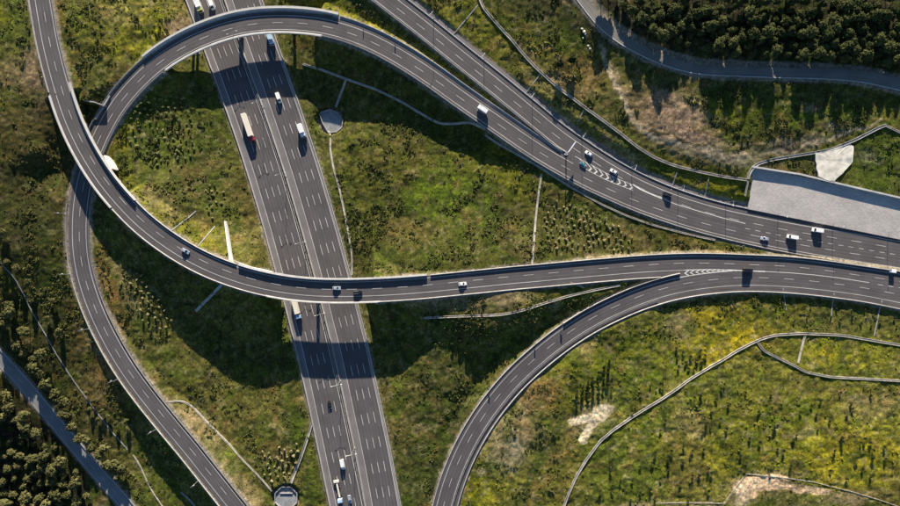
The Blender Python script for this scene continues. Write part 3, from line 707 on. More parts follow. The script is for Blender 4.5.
def grid_mesh():
    ny, nx = GX.shape
    me = bpy.data.meshes.new('ground')
    idx = np.arange(ny * nx).reshape(ny, nx)
    q = np.stack([idx[:-1, :-1], idx[:-1, 1:], idx[1:, 1:], idx[1:, :-1]], axis=-1).reshape(-1, 4)
    me.vertices.add(ny * nx)
    me.vertices.foreach_set('co', np.stack([gx, gy, gz], axis=1).astype(np.float32).ravel())
    me.loops.add(q.size); me.polygons.add(len(q))
    me.loops.foreach_set('vertex_index', q.astype(np.int32).ravel())
    me.polygons.foreach_set('loop_start', np.arange(0, q.size, 4, dtype=np.int32))
    me.polygons.foreach_set('use_smooth', np.ones(len(q), dtype=bool))
    a = me.color_attributes.new('tint', 'FLOAT_COLOR', 'POINT')
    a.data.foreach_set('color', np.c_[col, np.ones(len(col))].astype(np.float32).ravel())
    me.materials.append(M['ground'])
    me.update(calc_edges=True)
    o = bpy.data.objects.new('ground', me); COL.objects.link(o)
    return tag(o, kind='structure')
ground = grid_mesh()

# ------------------------------------------------------------------ road surfaces and markings
def fit_dashes(rd, pts, per, lo=-200, hi=None):
    ss = sorted(rd.s_px(*p) for p in pts)
    k = [0]
    for a, b in zip(ss[:-1], ss[1:]): k.append(k[-1] + max(1, round((b - a) / per)))
    c = np.polyfit(k, ss, 1)
    n0 = int(math.ceil((0 - c[1]) / c[0])); n1 = int((rd.L - c[1]) / c[0])
    return [c[1] + c[0] * i for i in range(n0, n1 + 1)], c[0]

def road_obj(name, mb, mat):
    o = mb.build(name, mat); return tag(o, kind='structure')

LW = 0.22
ZM = 0.03
MI = [M['asphalt'], M['shoulder'], M['gutter']]
# upper ramp
mb = MB(); strip(mb, A, -4.9, 6.9, dz=0.0)
rA = road_obj('ramp_road', mb, MI)
sA_end = A.s_px(676, 263)
mk = MB(); strip(mk, A, 3.75, 3.75 + LW, 0, A.s_px(735, 264), dz=ZM); strip(mk, A, -3.75 - LW, -3.75, dz=ZM)
# chevron side: right edge until the gore ends, then the solid line up to the short dashes
dA, perA = fit_dashes(A, A_pts[1:12] + A_pts[23:41], 13.6)
for s in dA: strip(mk, A, -.09, .09, s - 2.7, s + 2.7, dz=ZM)
mk.build('lane_markings', M['paint'], rA)
# loop road
mb = MB(); strip(mb, B, -5.0, 5.9, dz=0.0); strip(mb, B, 5.9, 7.0, 0, sB(330, 27), dz=0.0, mi=2)
rB = road_obj('loop_road', mb, MI)
mk = MB(); dB, perB = fit_dashes(B, B_pts[:35] + B_pts[38:52], 13.6)
for s in dB: strip(mk, B, -.09, .09, s - 2.7, s + 2.7, dz=ZM)
strip(mk, B, 3.7, 3.7 + LW, B.s_px(572, 166), None, dz=ZM); strip(mk, B, -3.7 - LW, -3.7, dz=ZM)
mk.build('lane_markings', M['paint'], rB)
# upper right road
mb = MB(); strip(mb, E, -3.4, 6.9, 0, E.s_px(560, 139), dz=0.012); strip(mb, E, -4.6, 6.9, E.s_px(560, 139), None, dz=0.012); strip(mb, E, 7.45, 9.3, 0, None, dz=-.02, mi=1)
rE = road_obj('main_road', mb, MI)
mk = MB(); dE, perE = fit_dashes(E, E_pts[2:25], 13.6)
for s in dE: strip(mk, E, -.09, .09, s - 2.7, s + 2.7, dz=ZM)
strip(mk, E, 3.8, 3.8 + LW, dz=ZM); strip(mk, E, -3.75 - LW, -3.75, E.s_px(572, 147), None, dz=ZM)
# short dashes between the four lanes
s0 = E.s_px(749, 222)
n = 0
s = s0
while s > 0:
    strip(mk, E, -3.6, -3.4, s - 1.4, s + 1.4, dz=ZM); s -= 5.7
# solid line from gore to short dashes, and gore outline
def px_strip(mb, pts, w, z, dz):
    w3 = [P(a, b, z) for a, b in pts]
    for (a, b) in zip(w3[:-1], w3[1:]):
        d = Vector((b[0] - a[0], b[1] - a[1])).normalized(); nrm = Vector((-d.y, d.x)) * w / 2
        mb.face([(a[0] - nrm.x, a[1] - nrm.y, z + dz), (b[0] - nrm.x, b[1] - nrm.y, z + dz), (b[0] + nrm.x, b[1] + nrm.y, z + dz), (a[0] + nrm.x, a[1] + nrm.y, z + dz)])
px_strip(mk, [(633,184.5),(640,189),(650,193.5),(662,198.5)], 0.7, 9.5, ZM)
px_strip(mk, [(662,198.5),(676,204.3),(700,211.5),(722,217.8),(745.5,223.5)], 0.32, 9.5, ZM)
g_up = [(575,156.2),(590,164.2),(605,172.5),(620,179.8),(633,185)]; g_lo = [(580,165.5),(592,172.5),(605,179.3),(618,184.8),(633,190.3)]
px_strip(mk, g_up, 0.25, 9.5, ZM); px_strip(mk, g_lo, 0.25, 9.5, ZM)
def lerp_path(path, t):
    n = len(path) - 1; f = t * n; i = min(int(f), n - 1); u = f - i
    return (path[i][0] * (1 - u) + path[i + 1][0] * u, path[i][1] * (1 - u) + path[i + 1][1] * u)
def chevrons(mb, up, lo, t0, t1, n, lead, z, dz, w=1.0):
    for k in range(n):
        t = t0 + (t1 - t0) * k / (n - 1)
        a = lerp_path(up, t); b = lerp_path(lo, t); m = ((a[0] + b[0]) / 2, (a[1] + b[1]) / 2)
        dx = (up[-1][0] - up[0][0]); dy = (up[-1][1] - up[0][1]); L_ = math.hypot(dx, dy); ux, uy = dx / L_, dy / L_
        gap = math.hypot(a[0] - b[0], a[1] - b[1]); tip = (m[0] + ux * lead * gap, m[1] + uy * lead * gap)
        for q in (a, b):
            w3 = [P(*q, z), P(*tip, z)]
            ox, oy = (P(q[0] + ux * 1.7, q[1] + uy * 1.7, z)[0] - w3[0][0]) * w, (P(q[0] + ux * 1.7, q[1] + uy * 1.7, z)[1] - w3[0][1]) * w
            mb.face([(w3[0][0], w3[0][1], z + dz), (w3[0][0] + ox, w3[0][1] + oy, z + dz), (w3[1][0] + ox, w3[1][1] + oy, z + dz), (w3[1][0], w3[1][1], z + dz)])
chevrons(mk, g_up, g_lo, .06, .93, 9, .5, 9.5, ZM + .004)
mk.build('lane_markings', M['paint'], rE)
# gore fillings
gore = MB()
ga = [E.at(s, -3.3) for s in np.linspace(E.s_px(700, 211), E.s_px(566, 143), 40)]
gb = [B.at(s, 3.3) for s in np.linspace(B.s_px(696, 221), B.s_px(560, 164), 40)]
for (a0, a1, b0, b1) in zip(ga[:-1], ga[1:], gb[:-1], gb[1:]):
    gore.face([(a0[0], a0[1], 9.506), (b0[0], b0[1], 9.506), (b1[0], b1[1], 9.506), (a1[0], a1[1], 9.506)])
gore.build('painted_island', M['asphalt'], rE)
# lower right ramp
mb = MB(); strip(mb, F, -7.2, 5.4, dz=0.0 - 0.008)
rF = road_obj('merging_road', mb, MI)
mk = MB(); dF, perF = fit_dashes(F, F_pts[1:24], 13.6)
for s in dF: strip(mk, F, -.09, .09, s - 2.7, s + 2.7, dz=ZM)
strip(mk, F, -4.1 - LW, -4.1, dz=ZM); strip(mk, F, 3.6, 3.6 + LW, F.s_px(738, 277), None, dz=ZM)
px_strip(mk, [(726,269.8),(742,270.6),(765,271.5)], 0.6, 10.5, ZM); px_strip(mk, [(765,271.5),(790,272.8),(815,275),(840,278),(869,282.6)], 0.3, 10.5, ZM)
s = A.s_px(881, 281)
while s < A.L: strip(mk, A, 3.4, 3.6, s - 1.4, s + 1.4, dz=ZM); s += 5.7
g_up = [(684,270),(700,269.4),(715,269.3),(728,269.8)]; g_lo = [(684,276.5),(700,274),(715,272),(728,271)]
px_strip(mk, g_up, 0.22, 10.5, ZM); px_strip(mk, [(680,277)] + g_lo, 0.22, 10.5, ZM)
for k in range(9):
    t = .02 + k * .115
    a = lerp_path(g_up, t + .07); b = lerp_path(g_lo, t + .07); c = lerp_path([( (u[0] + l[0]) / 2, (u[1] + l[1]) / 2) for u, l in zip(g_up, g_lo)], t - .02)
    for q in (a, b):
        q3, c3 = P(*q, 10.5), P(*c, 10.5)
        mk.face([(q3[0], q3[1], 10.534), (q3[0] + .95, q3[1], 10.534), (c3[0] + .95, c3[1], 10.534), (c3[0], c3[1], 10.534)])
mk.build('lane_markings', M['paint'], rF)
gore = MB()
ga = [A.at(s, 5.0) for s in np.linspace(A.s_px(668, 264), A.s_px(760, 265), 40)]
gb = [F.at(s, 3.0) for s in np.linspace(F.s_px(668, 287), F.s_px(760, 278), 40)]
for (a0, a1, b0, b1) in zip(ga[:-1], ga[1:], gb[:-1], gb[1:]):
    gore.face([(a0[0], a0[1], 10.508), (b0[0], b0[1], 10.508), (b1[0], b1[1], 10.508), (a1[0], a1[1], 10.508)])
gore.build('painted_island', M['asphalt'], rF)
# motorway
MW = [M['asphalt_mw'], M['shoulder'], M['gutter']]
mb = MB(); strip(mb, M1, -7.9, 7.3, dz=0); strip(mb, M1, 7.3, 10.2, dz=0, mi=1); strip(mb, M1, -8.1, -7.9, dz=0, mi=2); strip(mb, M1, 10.2, 11.0, dz=0.0, mi=2)
rM1 = road_obj('motorway', mb, MW)
mk = MB(); d1, per1 = fit_dashes(M1, [p for p in M1_pts if p[1] in (49,98,168.5,192.3,215.7,240,263.5,311,359.8,431.8,455.4,479.6)], 14.1)
for s in d1:
    for o in (-3.5, 0, 3.5): strip(mk, M1, o - .1, o + .1, s - 2.9, s + 2.9, dz=ZM)
strip(mk, M1, 7.0, 7.0 + LW, dz=ZM); strip(mk, M1, -7.0 - LW, -7.0, dz=ZM)
mk.build('lane_markings', M['paint'], rM1)
mb = MB(); strip(mb, M2, -7.5, 7.4, dz=0); strip(mb, M2, 7.4, 10.6, dz=0, mi=1); strip(mb, M2, -8.8, -7.5, dz=0, mi=2); strip(mb, M2, 10.6, 11.6, dz=0, mi=2)
M2r = road_obj('motorway', mb, MW)
mk = MB(); d2, per2 = fit_dashes(M2, [p for p in M2_pts if p[1] in (80.4,128.3,176,200,224.2,248,271.8,322.6,346.3,370.3,394.4,418.7,442.5,466.6,490.8)], 14.0)
for s in d2:
    for o in (-3.5, 0, 3.5): strip(mk, M2, o - .1, o + .1, s - 2.9, s + 2.9, dz=ZM)
strip(mk, M2, 7.0, 7.0 + LW, dz=ZM); strip(mk, M2, -7.0 - LW, -7.0, dz=ZM)
mk.build('lane_markings', M['paint'], M2r)
# country road, forest track
mb = MB(); strip(mb, G, -3.6, 3.6, dz=0.0); strip(mb, G, 3.6, 4.2, dz=0.0, mi=1); rG = road_obj('country_road', mb, [M['asphalt_old'], M['shoulder'], M['gutter']])
mk = MB()
for s in np.arange(4, G.L, 9): strip(mk, G, -.06, .06, s, s + 3, dz=ZM)
strip(mk, G, 3.1, 3.25, dz=ZM); strip(mk, G, -3.25, -3.1, dz=ZM); mk.build('lane_markings', M['paint'], rG)
mb = MB()
wH = lambda s: -2.0 - .8 * math.sin(s * .021 + 2.0) * 1.0
strip(mb, HT, wH, 3.3, dz=0.0); rH = road_obj('forest_road', mb, M['track'])
mb = MB(); extrude(mb, HT, [(3.35, -.3), (3.35, .16), (3.75, .16), (3.75, -.3)], 0, HT.L); o = mb.build('kerb', M['concrete_light'], rH)

# ------------------------------------------------------------------ barriers and rails
JERSEY = lambda o, sgn=1, h=0.85: [(o - .30, -.1), (o - .30, .08), (o - .13, .3), (o - .09, h), (o + .09, h), (o + .13, .3), (o + .30, .08), (o + .30, -.1)]
def barrier(rd, o, s0, s1, label, name='concrete_barrier', mat='concrete', h=.85, cat='barrier', wide=1.0):
    s0, s1 = min(s0, s1), max(s0, s1)
    mb = MB(); extrude(mb, rd, [(o + (a - o) * wide, b) for a, b in JERSEY(o, h=h)], s0, s1)
    return tag(mb.build(name, M[mat]), label, cat)
def rail(rd, o, s0, s1, label):
    mb = MB(); s0, s1 = max(0, min(s0, s1)), min(rd.L, max(s0, s1))
    extrude(mb, rd, [(o - .06, .45), (o - .11, .55), (o - .05, .62), (o - .11, .70), (o - .06, .80), (o + .03, .80), (o + .03, .45)], s0, s1)
    for s in np.arange(s0 + 1, s1, 4.0):
        p = rd.at(s, o + .08); mb.box(p[0] - .06, p[0] + .06, p[1] - .06, p[1] + .06, p[2] - .4, p[2] + .72)
    return tag(mb.build('guard_rail', M['galv']), label, 'guard rail')
barrier(A, 7.2, 0, A_br1[0] - 2, 'concrete barrier along the outer edge of the road entering at the top left', h=.7)
rail(A, -5.3, 0, A_br1[0] - 3, 'steel guard rail on the inner edge of the road entering at the top left')
barrier(A, 7.2, A_br1[1] + 1, A_br2[0] - 2, 'concrete barrier on the lower edge of the ramp left of the motorway bridge')
barrier(A, -5.2, A_br1[1] + 1, A_br2[0] - 22, 'concrete barrier on the upper edge of the ramp left of the motorway bridge')
barrier(A, 7.2, A_br2[1] + 2, A.s_px(660, 264), 'concrete barrier on the lower edge of the ramp right of the motorway bridge')
barrier(A, -5.2, A_br2[1] + 31, A.L, 'long concrete barrier on the upper edge of the ramp up to the right border', h=1.0)
barrier(B, 7.3, B.s_px(560, 164), B.s_px(335, 28) - 1, 'concrete barrier between the loop ramp and the yellow flowering strip', h=.65)
barrier(B, -5.4, 0, B_br[0] - 2, 'long concrete barrier on the lower edge of the loop ramp up to its bridge')
barrier(B, 7.3, B_br[1] + 2, B.s_px(95, 150), 'concrete barrier on the outer edge of the loop between its two bridges')
barrier(B, -5.4, B_br[1] + 2, B.s_px(95, 150), 'concrete barrier on the inner edge of the loop between its two bridges')
barrier(B, 7.3, B.s_px(80, 205), B.L, 'pale concrete barrier on the left edge of the lower left ramp', h=.5)
rail(B, -5.6, B.s_px(80, 205), B.L, 'steel guard rail on the right edge of the lower left ramp')
barrier(E, 7.2, 0, E.L, 'long concrete barrier on the upper edge of the upper right road', h=.42)
barrier(E, -5.0, E.s_px(566, 143), E.L, 'pale concrete barrier on the lower edge of the upper right road')
barrier(F, 5.9, F.s_px(682, 284), F.s_px(569, 332), 'taller concrete barrier on the upper edge of the curved lower right ramp', h=1.1)
barrier(F, 5.9, F.s_px(569, 332) + .6, F.L, 'low concrete barrier on the upper edge of the curved lower right ramp', h=.4)
barrier(F, -7.6, 0, F.L, 'concrete barrier on the outer edge of the curved lower right ramp')
rail(F, -4.9, F.s_px(655, 291), F.L, 'steel guard rail beside the edge line of the curved lower right ramp')
rail(M1, -8.1, 0, M1.L, 'steel guard rail on the median side of the left carriageway')
barrier(M1, 10.7, 0, M1.L, 'concrete barrier on the outer side of the left carriageway')
barrier(M2, -8.5, 0, M2.L, 'concrete barrier on the median side of the right carriageway', h=.5)
barrier(M2, 11.2, 0, M2.L, 'concrete barrier on the outer side of the right carriageway')
rail(G, -4.0, 0, G.L, 'steel guard rail beside the country road in the lower left forest')

# ------------------------------------------------------------------ bridges
def bridge(rd, s0, s1, lo, hi, label, piers, scr, ab_lo=-6.0, ledge=(.5, .5)):
    """deck girder, edge beams with parapets, panels, round piers, abutments"""
    s0, s1 = min(s0, s1), max(s0, s1)
    p0 = rd.at((s0 + s1) / 2); root = empty('bridge', (p0[0], p0[1], 0)); tag(root, label, 'bridge')
    inv = Matrix.Translation((-p0[0], -p0[1], 0))
    def add(mb, name, mat):
        mb.v = [(v[0] - p0[0], v[1] - p0[1], v[2]) for v in mb.v]
        return mb.build(name, M[mat], root)
    mb = MB(); mid = (lo + hi) / 2
    extrude(mb, rd, [(lo - .2, -.03), (lo - .2, -.45), (mid - 4.6, -.8), (mid - 3.9, -2.3), (mid + 3.9, -2.3), (mid + 4.6, -.8), (hi + .2, -.45), (hi + .2, -.03)], s0 - 1, s1 + 1)
    add(mb, 'deck', 'concrete_deck')
    for o, sg, (a, b, h), wd in ((hi, 1, scr[0], ledge[0]), (lo, -1, scr[1], ledge[1])):
        mb = MB()
        q0 = o - .45 * sg
        extrude(mb, rd, [(q0, -.02), (q0, .55), (o - .1 * sg, .75), (o + wd * sg, .75), (o + wd * sg, -.35), (o + .25 * sg, -.6), (o + .25 * sg, -.02)], min(a, s0), max(b, s1))
        add(mb, 'parapet', 'concrete_light')
        if h > 0:
            mb = MB(); w0, w1 = o + .02 * sg, o + .12 * sg
            extrude(mb, rd, [(w0, .76), (w0, h), (w1, h), (w1, .76)], a, b)
            sc = add(mb, 'screen_panel', 'screen')
    for s, offs in piers:
        for of in offs:
            x, y, z = rd.at(s, of); g = float(hgt(x, y)[0])
            mb = MB(); mb.tube((x, y, g - .8), (x, y, z - 2.28), .75, .75, 14); mb.box(x - 1.4, x + 1.4, y - 1.4, y + 1.4, g - 1, g + .25)
            add(mb, 'pier', 'concrete')
    for s in (s0, s1):
        mb = MB(); e = 1 if s == s0 else -1
        q = [rd.at(s - e * 1.5, lo + .1), rd.at(s - e * 1.5, hi - .1), rd.at(s + e * .3, hi - .1), rd.at(s + e * .3, lo + .1)]
        zb = rd.at(s)[2] + ab_lo
        a = [(v[0], v[1], zb) for v in q]; b = [(v[0], v[1], v[2] - 1.0) for v in q]
        mb.loft([a, b]); add(mb, 'abutment', 'concrete')
    return root
sx = A.s_px
bridge(A, A_br1[0], A_br1[1], -5.2, 7.2, 'short ramp bridge over the loop road at the left, pale panels along it', [(sx(75, 125), (-2, 3)), (sx(108, 184), (-2, 3))],
       ((sx(63, 92), sx(121, 199), 0), (sx(66, 84), sx(129, 207), 1.9)), ab_lo=-8.5)
bridge(A, A_br2[0], A_br2[1], -5.2, 7.2, 'lower ramp bridge crossing both motorway carriageways in the middle', [(sx(313, 289), (-1.5, 3.5)), ],
       ((sx(268, 284), sx(380, 289), 0), (sx(236, 273), sx(428, 285), 1.6)), ab_lo=-13.5, ledge=(.4, .9))
bridge(B, B_br[0], B_br[1], -5.4, 7.3, 'upper loop bridge crossing both motorway carriageways at the top', [(sB(236, 27), (-1.5, 3.5)), (sB(290, 22.6), (-1.5, 3.5)), (sB(190, 44), (-1.5, 3.5))],
       ((sB(335, 28), sB(152, 68), 1.5), (sB(324, 26), sB(165, 58), 0)), ab_lo=-9.5, ledge=(1.6, .6))

# ------------------------------------------------------------------ walls, apron, channels, basins, fences
def wall_path(name, pts, w, label, cat, mat='concrete_light', top=0.0, depth=2.0):
    """pts: (px, py, z top)"""
    mb = MB(); q = [P(a, b, c) + (c + top,) for a, b, c in pts]
    L_, R_ = [], []
    for i, p in enumerate(q):
        a = q[max(i - 1, 0)]; b = q[min(i + 1, len(q) - 1)]
        d = Vector((b[0] - a[0], b[1] - a[1])).normalized(); ww = (w[i] if isinstance(w, (list, tuple)) else w) / 2
        L_.append((p[0] - d.y * ww, p[1] + d.x * ww, p[2])); R_.append((p[0] + d.y * ww, p[1] - d.x * ww, p[2]))
    for i in range(len(q) - 1):
        a, b, c, d = L_[i], R_[i], R_[i + 1], L_[i + 1]
        lo = lambda v: (v[0], v[1], v[2] - depth)
        mb.face([a, b, c, d]); mb.face([lo(a), lo(d), lo(c), lo(b)])
        mb.face([b, lo(b), lo(c), c]); mb.face([d, lo(d), lo(a), a])
        if i == 0: mb.face([a, lo(a), lo(b), b])
        if i == len(q) - 2: mb.face([c, lo(c), lo(d), d])
    return tag(mb.build(name, M[mat]), label, cat)
# crib wall above the apron
wall_path('retaining_wall', [(752,166.5,13.1),(800,174,13.1),(850,186,13.1),(900,197.5,13.1),(965,212.5,13.1)], 0.9, 'long retaining wall above the stone paved slope', 'retaining wall', 'concrete_light', depth=4.0)
wall_path('retaining_wall', [(84,100.5,10.2),(94,101.8,10.1),(104,105.5,9.6)], 0.6, 'short retaining wall at the head of the dark cutting between the two ramps', 'retaining wall', 'concrete', depth=6)
wall_path('wing_wall', [(224.5,221,6.5),(226.5,235,9.2),(229,250,11.8),(231.5,262.5,12.6)], [.4, .8, 1.4, 2.4], 'bright widening concrete wing wall running down from the ramp beside the motorway', 'wall', 'white_wall', depth=7)
wall_path('wing_wall', [(231,261,12.0),(242,264.8,12.4),(256,269.6,12.6),(270,272.8,12.6)], [1.8, 1.5, 1.2, 1.1], 'bright concrete wing wall along the upper edge of the ramp left of the motorway', 'wall', 'white_wall', depth=5)
wall_path('wing_wall', [(104,155.5,10),(107.5,161,11),(111.5,169,12.2)], [.7, 1.5, .9], 'small bright concrete wing wall beside the left ramp bridge', 'wall', 'white_wall', depth=6)
wall_path('concrete_slab', [(119.3,148,5.2),(120.6,158,5.4),(120.7,168,5.6)], .8, 'short pale concrete strip standing in the grass beside the left ramp bridge', 'slab', depth=1)
wall_path('wing_wall', [(109.5,95.5,8.0),(105,103,8.0),(100,111,7.8),(95,119,7.6)], .7, 'low concrete wall on the outer side of the loop beside the dark cutting', 'wall', 'concrete', depth=4)
wall_path('retaining_wall', [(375,302,9.0),(372.5,312,1.2)], .8, 'small concrete wing wall under the right end of the lower motorway bridge', 'retaining wall', 'concrete', depth=6)
wall_path('wing_wall', [(143,92,6.6),(152,82,7.0),(160,74.5,7.6)], .8, 'concrete ledge beside the inner edge of the loop left of its bridge', 'wall', 'concrete', depth=3)

m, nt, b = mat_new('stone_paving'); L = nt.links
tc = nt.nodes.new('ShaderNodeTexCoord'); mp = nt.nodes.new('ShaderNodeMapping'); mp.inputs['Rotation'].default_value = (0, 0, math.radians(13)); L.new(tc.outputs['Object'], mp.inputs[0])
bk = nt.nodes.new('ShaderNodeTexBrick'); bk.inputs['Scale'].default_value = 1.0; bk.inputs['Brick Width'].default_value = 1.5; bk.inputs['Row Height'].default_value = .55
bk.inputs['Color1'].default_value = (.60, .55, .50, 1); bk.inputs['Color2'].default_value = (.47, .43, .395, 1); bk.inputs['Mortar'].default_value = (.22, .20, .18, 1); bk.inputs['Mortar Size'].default_value = .06
L.new(mp.outputs[0], bk.inputs['Vector'])
nz = nt.nodes.new('ShaderNodeTexNoise'); nz.inputs['Scale'].default_value = .12; nz.inputs['Detail'].default_value = 6; L.new(tc.outputs['Object'], nz.inputs['Vector'])
mr = nt.nodes.new('ShaderNodeMapRange'); mr.inputs['From Min'].default_value = .3; mr.inputs['From Max'].default_value = .7; mr.inputs['To Min'].default_value = .88; mr.inputs['To Max'].default_value = 1.12; L.new(nz.outputs['Fac'], mr.inputs['Value'])
vm = nt.nodes.new('ShaderNodeVectorMath'); vm.operation = 'SCALE'; L.new(bk.outputs['Color'], vm.inputs[0]); L.new(mr.outputs[0], vm.inputs['Scale']); L.new(vm.outputs[0], b.inputs['Base Color']); b.inputs['Roughness'].default_value = .9
M['paving'] = m
mb = MB(); n = 24
for i in range(n):
    for j in range(6):
        def q(u, v):
            t = [ap_t0[k] * (1 - u) + ap_t1[k] * u for k in range(3)]; bt = [ap_b0[k] * (1 - u) + ap_b1[k] * u for k in range(3)]
            return [t[k] * (1 - v) + bt[k] * v for k in range(3)]
        mb.face([q(i / n, j / 6), q(i / n, (j + 1) / 6), q((i + 1) / n, (j + 1) / 6), q((i + 1) / n, j / 6)])
low = [(p[0], p[1], p[2] - .6) for p in (ap_t0, ap_b0, ap_b1, ap_t1)]; hi_ = [ap_t0, ap_b0, ap_b1, ap_t1]
for i in range(4): mb.face([hi_[i], low[i], low[(i + 1) % 4], hi_[(i + 1) % 4]])
apron = tag(mb.build('paved_slope', M['paving']), 'wide grey stone paved slope between the retaining wall and the upper right road', 'paved slope')
mb = MB(); sh = [(816,153),(818.5,153.4),(820,152.4),(822,152.5),(838,147.5),(850,143.5),(853.5,146),(854,161),(846,170),(835,181),(828,180),(820,176),(817.5,168)]
sh2 = []
for (a, b), (c, d) in zip(sh, sh[1:] + sh[:1]):
    for k in range(4): sh2.append((a + (c - a) * k / 4 + random.uniform(-.5, .5), b + (d - b) * k / 4 + random.uniform(-.5, .5)))
pts = [(P(a, b, 14)[0], P(a, b, 14)[1]) for a, b in sh2]
pz = [float(hgt(x, y)[0]) + .25 for x, y in pts]
zc = max(pz); top = [(x, y, z * .5 + zc * .5) for (x, y), z in zip(pts, pz)]
cx_, cy_ = sum(p[0] for p in pts) / len(pts), sum(p[1] for p in pts) / len(pts)
for i in range(len(top)):
    j = (i + 1) % len(top); mb.face([top[j], top[i], (cx_, cy_, sum(t[2] for t in top) / len(top))]); mb.face([top[i], top[j], (top[j][0], top[j][1], top[j][2] - 3), (top[i][0], top[i][1], top[i][2] - 3)])
M['sprayed'] = simple('sprayed_concrete', (.66, .62, .52), .9, var=.25, scale=.35, bump=.2)
tag(mb.build('concrete_slope', M['sprayed']), 'bright white sprayed concrete patch on the slope above the retaining wall', 'concrete slope')

def channel(pts, label, w=1.5, name='drainage_channel', walls=.35, mat='channel', cat='drainage channel', dark=False):
    """open U shaped channel draped over the ground"""
    w *= .74; g = [G3(a, b) for a, b in pts]
    q = np.array(g); d = np.r_[0, np.cumsum(np.linalg.norm(np.diff(q[:, :2], axis=0), axis=1))]
    # catmull via Road-like smoothing
    ss = np.linspace(0, d[-1], max(3, int(d[-1] / 1.2)) + 1)
    x = np.interp(ss, d, q[:, 0]); y = np.interp(ss, d, q[:, 1])
    for _ in range(6 if len(pts) > 2 else 0):
        x[1:-1] = x[1:-1] * .5 + (x[2:] + x[:-2]) * .25; y[1:-1] = y[1:-1] * .5 + (y[2:] + y[:-2]) * .25
    z = hgt(x, y)
    zz = np.maximum(np.maximum(z, hgt(x + w * .5, y)), np.maximum(hgt(x - w * .5, y), hgt(x, y + w * .5)))
    for _ in range(4): zz[1:-1] = zz[1:-1] * .5 + (zz[2:] + zz[:-2]) * .25
    zz = zz + .06
    tx = np.gradient(x); ty = np.gradient(y); l = np.hypot(tx, ty); tx /= l; ty /= l
    prof = [(-w / 2, -.8), (-w / 2, walls), (-w / 2 + .22, walls), (-w / 2 + .3, .02), (w / 2 - .3, .02), (w / 2 - .22, walls), (w / 2, walls), (w / 2, -.8)]
    mb = MB(); rings = [[(x[i] + ty[i] * o, y[i] - tx[i] * o, zz[i] + dz) for o, dz in prof] for i in range(len(x))]
    mb.loft(rings)
    return tag(mb.build(name, M[mat]), label, cat)
channel([(478,-6),(483,8),(497,24),(510,38),(524,55),(534,66),(545,76),(556,86),(572,98),(588,110),(605,122),(620,133),(637,147),(655,158),(675,166),(700,172),(725,177),(747,180)], 'long drainage channel running down the hillside above the upper right road', 1.8)
channel([(748,179),(750,170),(757,164),(770,160),(800,155),(830,150),(855,140),(880,127),(886,125)], 'drainage channel curving above the retaining wall to the sprayed concrete patch', 2.0, mat='concrete')
channel([(884,125),(893,129),(903,134)], 'short channel bending down at the right border above the retaining wall', 1.4)
channel([(748,181),(746,190),(745,196)], 'short pale channel dropping to the left corner of the paved slope', 1.2)
channel([(303,64),(320,69),(346,79),(375,89),(400,101),(425,116),(440,124),(455,124),(470,122),(485,129)], 'shaded drainage channel curving below the loop ramp', 1.5)
channel([(346,80),(341,93),(336,107)], 'short shaded channel leading into the fan shaped basin', 1.5)
channel([(326,124),(331,137),(330,148),(334,170),(340,190),(345,215),(349,235),(352,255),(352,275)], 'pale drainage channel running beside the right carriageway', 1.3, walls=.2)
channel([(541.5,174),(539,190),(536,215),(534,240),(532,264)], 'straight pale channel crossing the grass between the two ramps', 1.4, walls=.2)
channel([(424,318),(440,317),(470,316),(500,315),(520,311),(545,303),(565,297),(590,291),(620,285)], 'drainage channel below the ramp right of the motorway bridge', 1.6, walls=.3)
channel([(570,282.5),(577,284.5),(584,288)], 'short bent channel below the ramp where its barrier leaves the thin channel', 1.0, walls=.2)
channel([(485,135),(495,142),(518,155),(541.7,168.5),(570.6,187.3),(600.8,204),(626,215.5),(651,224.5),(675,231),(700,237),(715,240)], 'long bluish channel running close below the loop ramp at the right', 1.2, walls=.3)
channel([(562,512),(568,495),(576,477),(586,460),(600,441),(613,430),(640,412),(665,397),(690,379),(715,364),(740,349),(758,340),(775,335),(800,333.5),(840,335),(870,340),(905,346)], 'long drainage channel curving across the lower right fields', 1.7)
channel([(757,341),(762,350),(778,358),(795,366),(805,372),(830,377),(860,378.5),(905,381)], 'second channel branching right below the long field channel', 1.5)
channel([(805,335),(801,350),(798,363)], 'short link channel between the two field channels', 1.4)
channel([(166,402),(182,400.5),(192,406),(205,420),(222,437),(240,457),(256,473),(272,491)], 'drainage channel beside the lower left ramp leading to the lower basin', 1.1, walls=.2)
channel([(312,423),(308,437),(302,455),(296,470),(291,483)], 'double walled channel from the motorway to the lower basin', 2.0)
channel([(222,284.5),(210,297),(196,311)], 'bluish shaded channel running down below the ramp left of the motorway', 1.8, mat='concrete_light')
channel([(133,455),(140,465),(147,482),(158,500),(166,510)], 'thin curved channel in the grass left of the lower left ramp', .8, walls=.15)
channel([(181,492),(190,500),(197,508)], 'short straight channel at the bottom left of the lower left ramp', 1.2)
for k, (a, b, lab) in enumerate([((578,123),(583,109),'left of the first white car'),((646,176),(640,165),''),((669,192),(678,172),''),((704,200),(710,174),'')]):
    pass
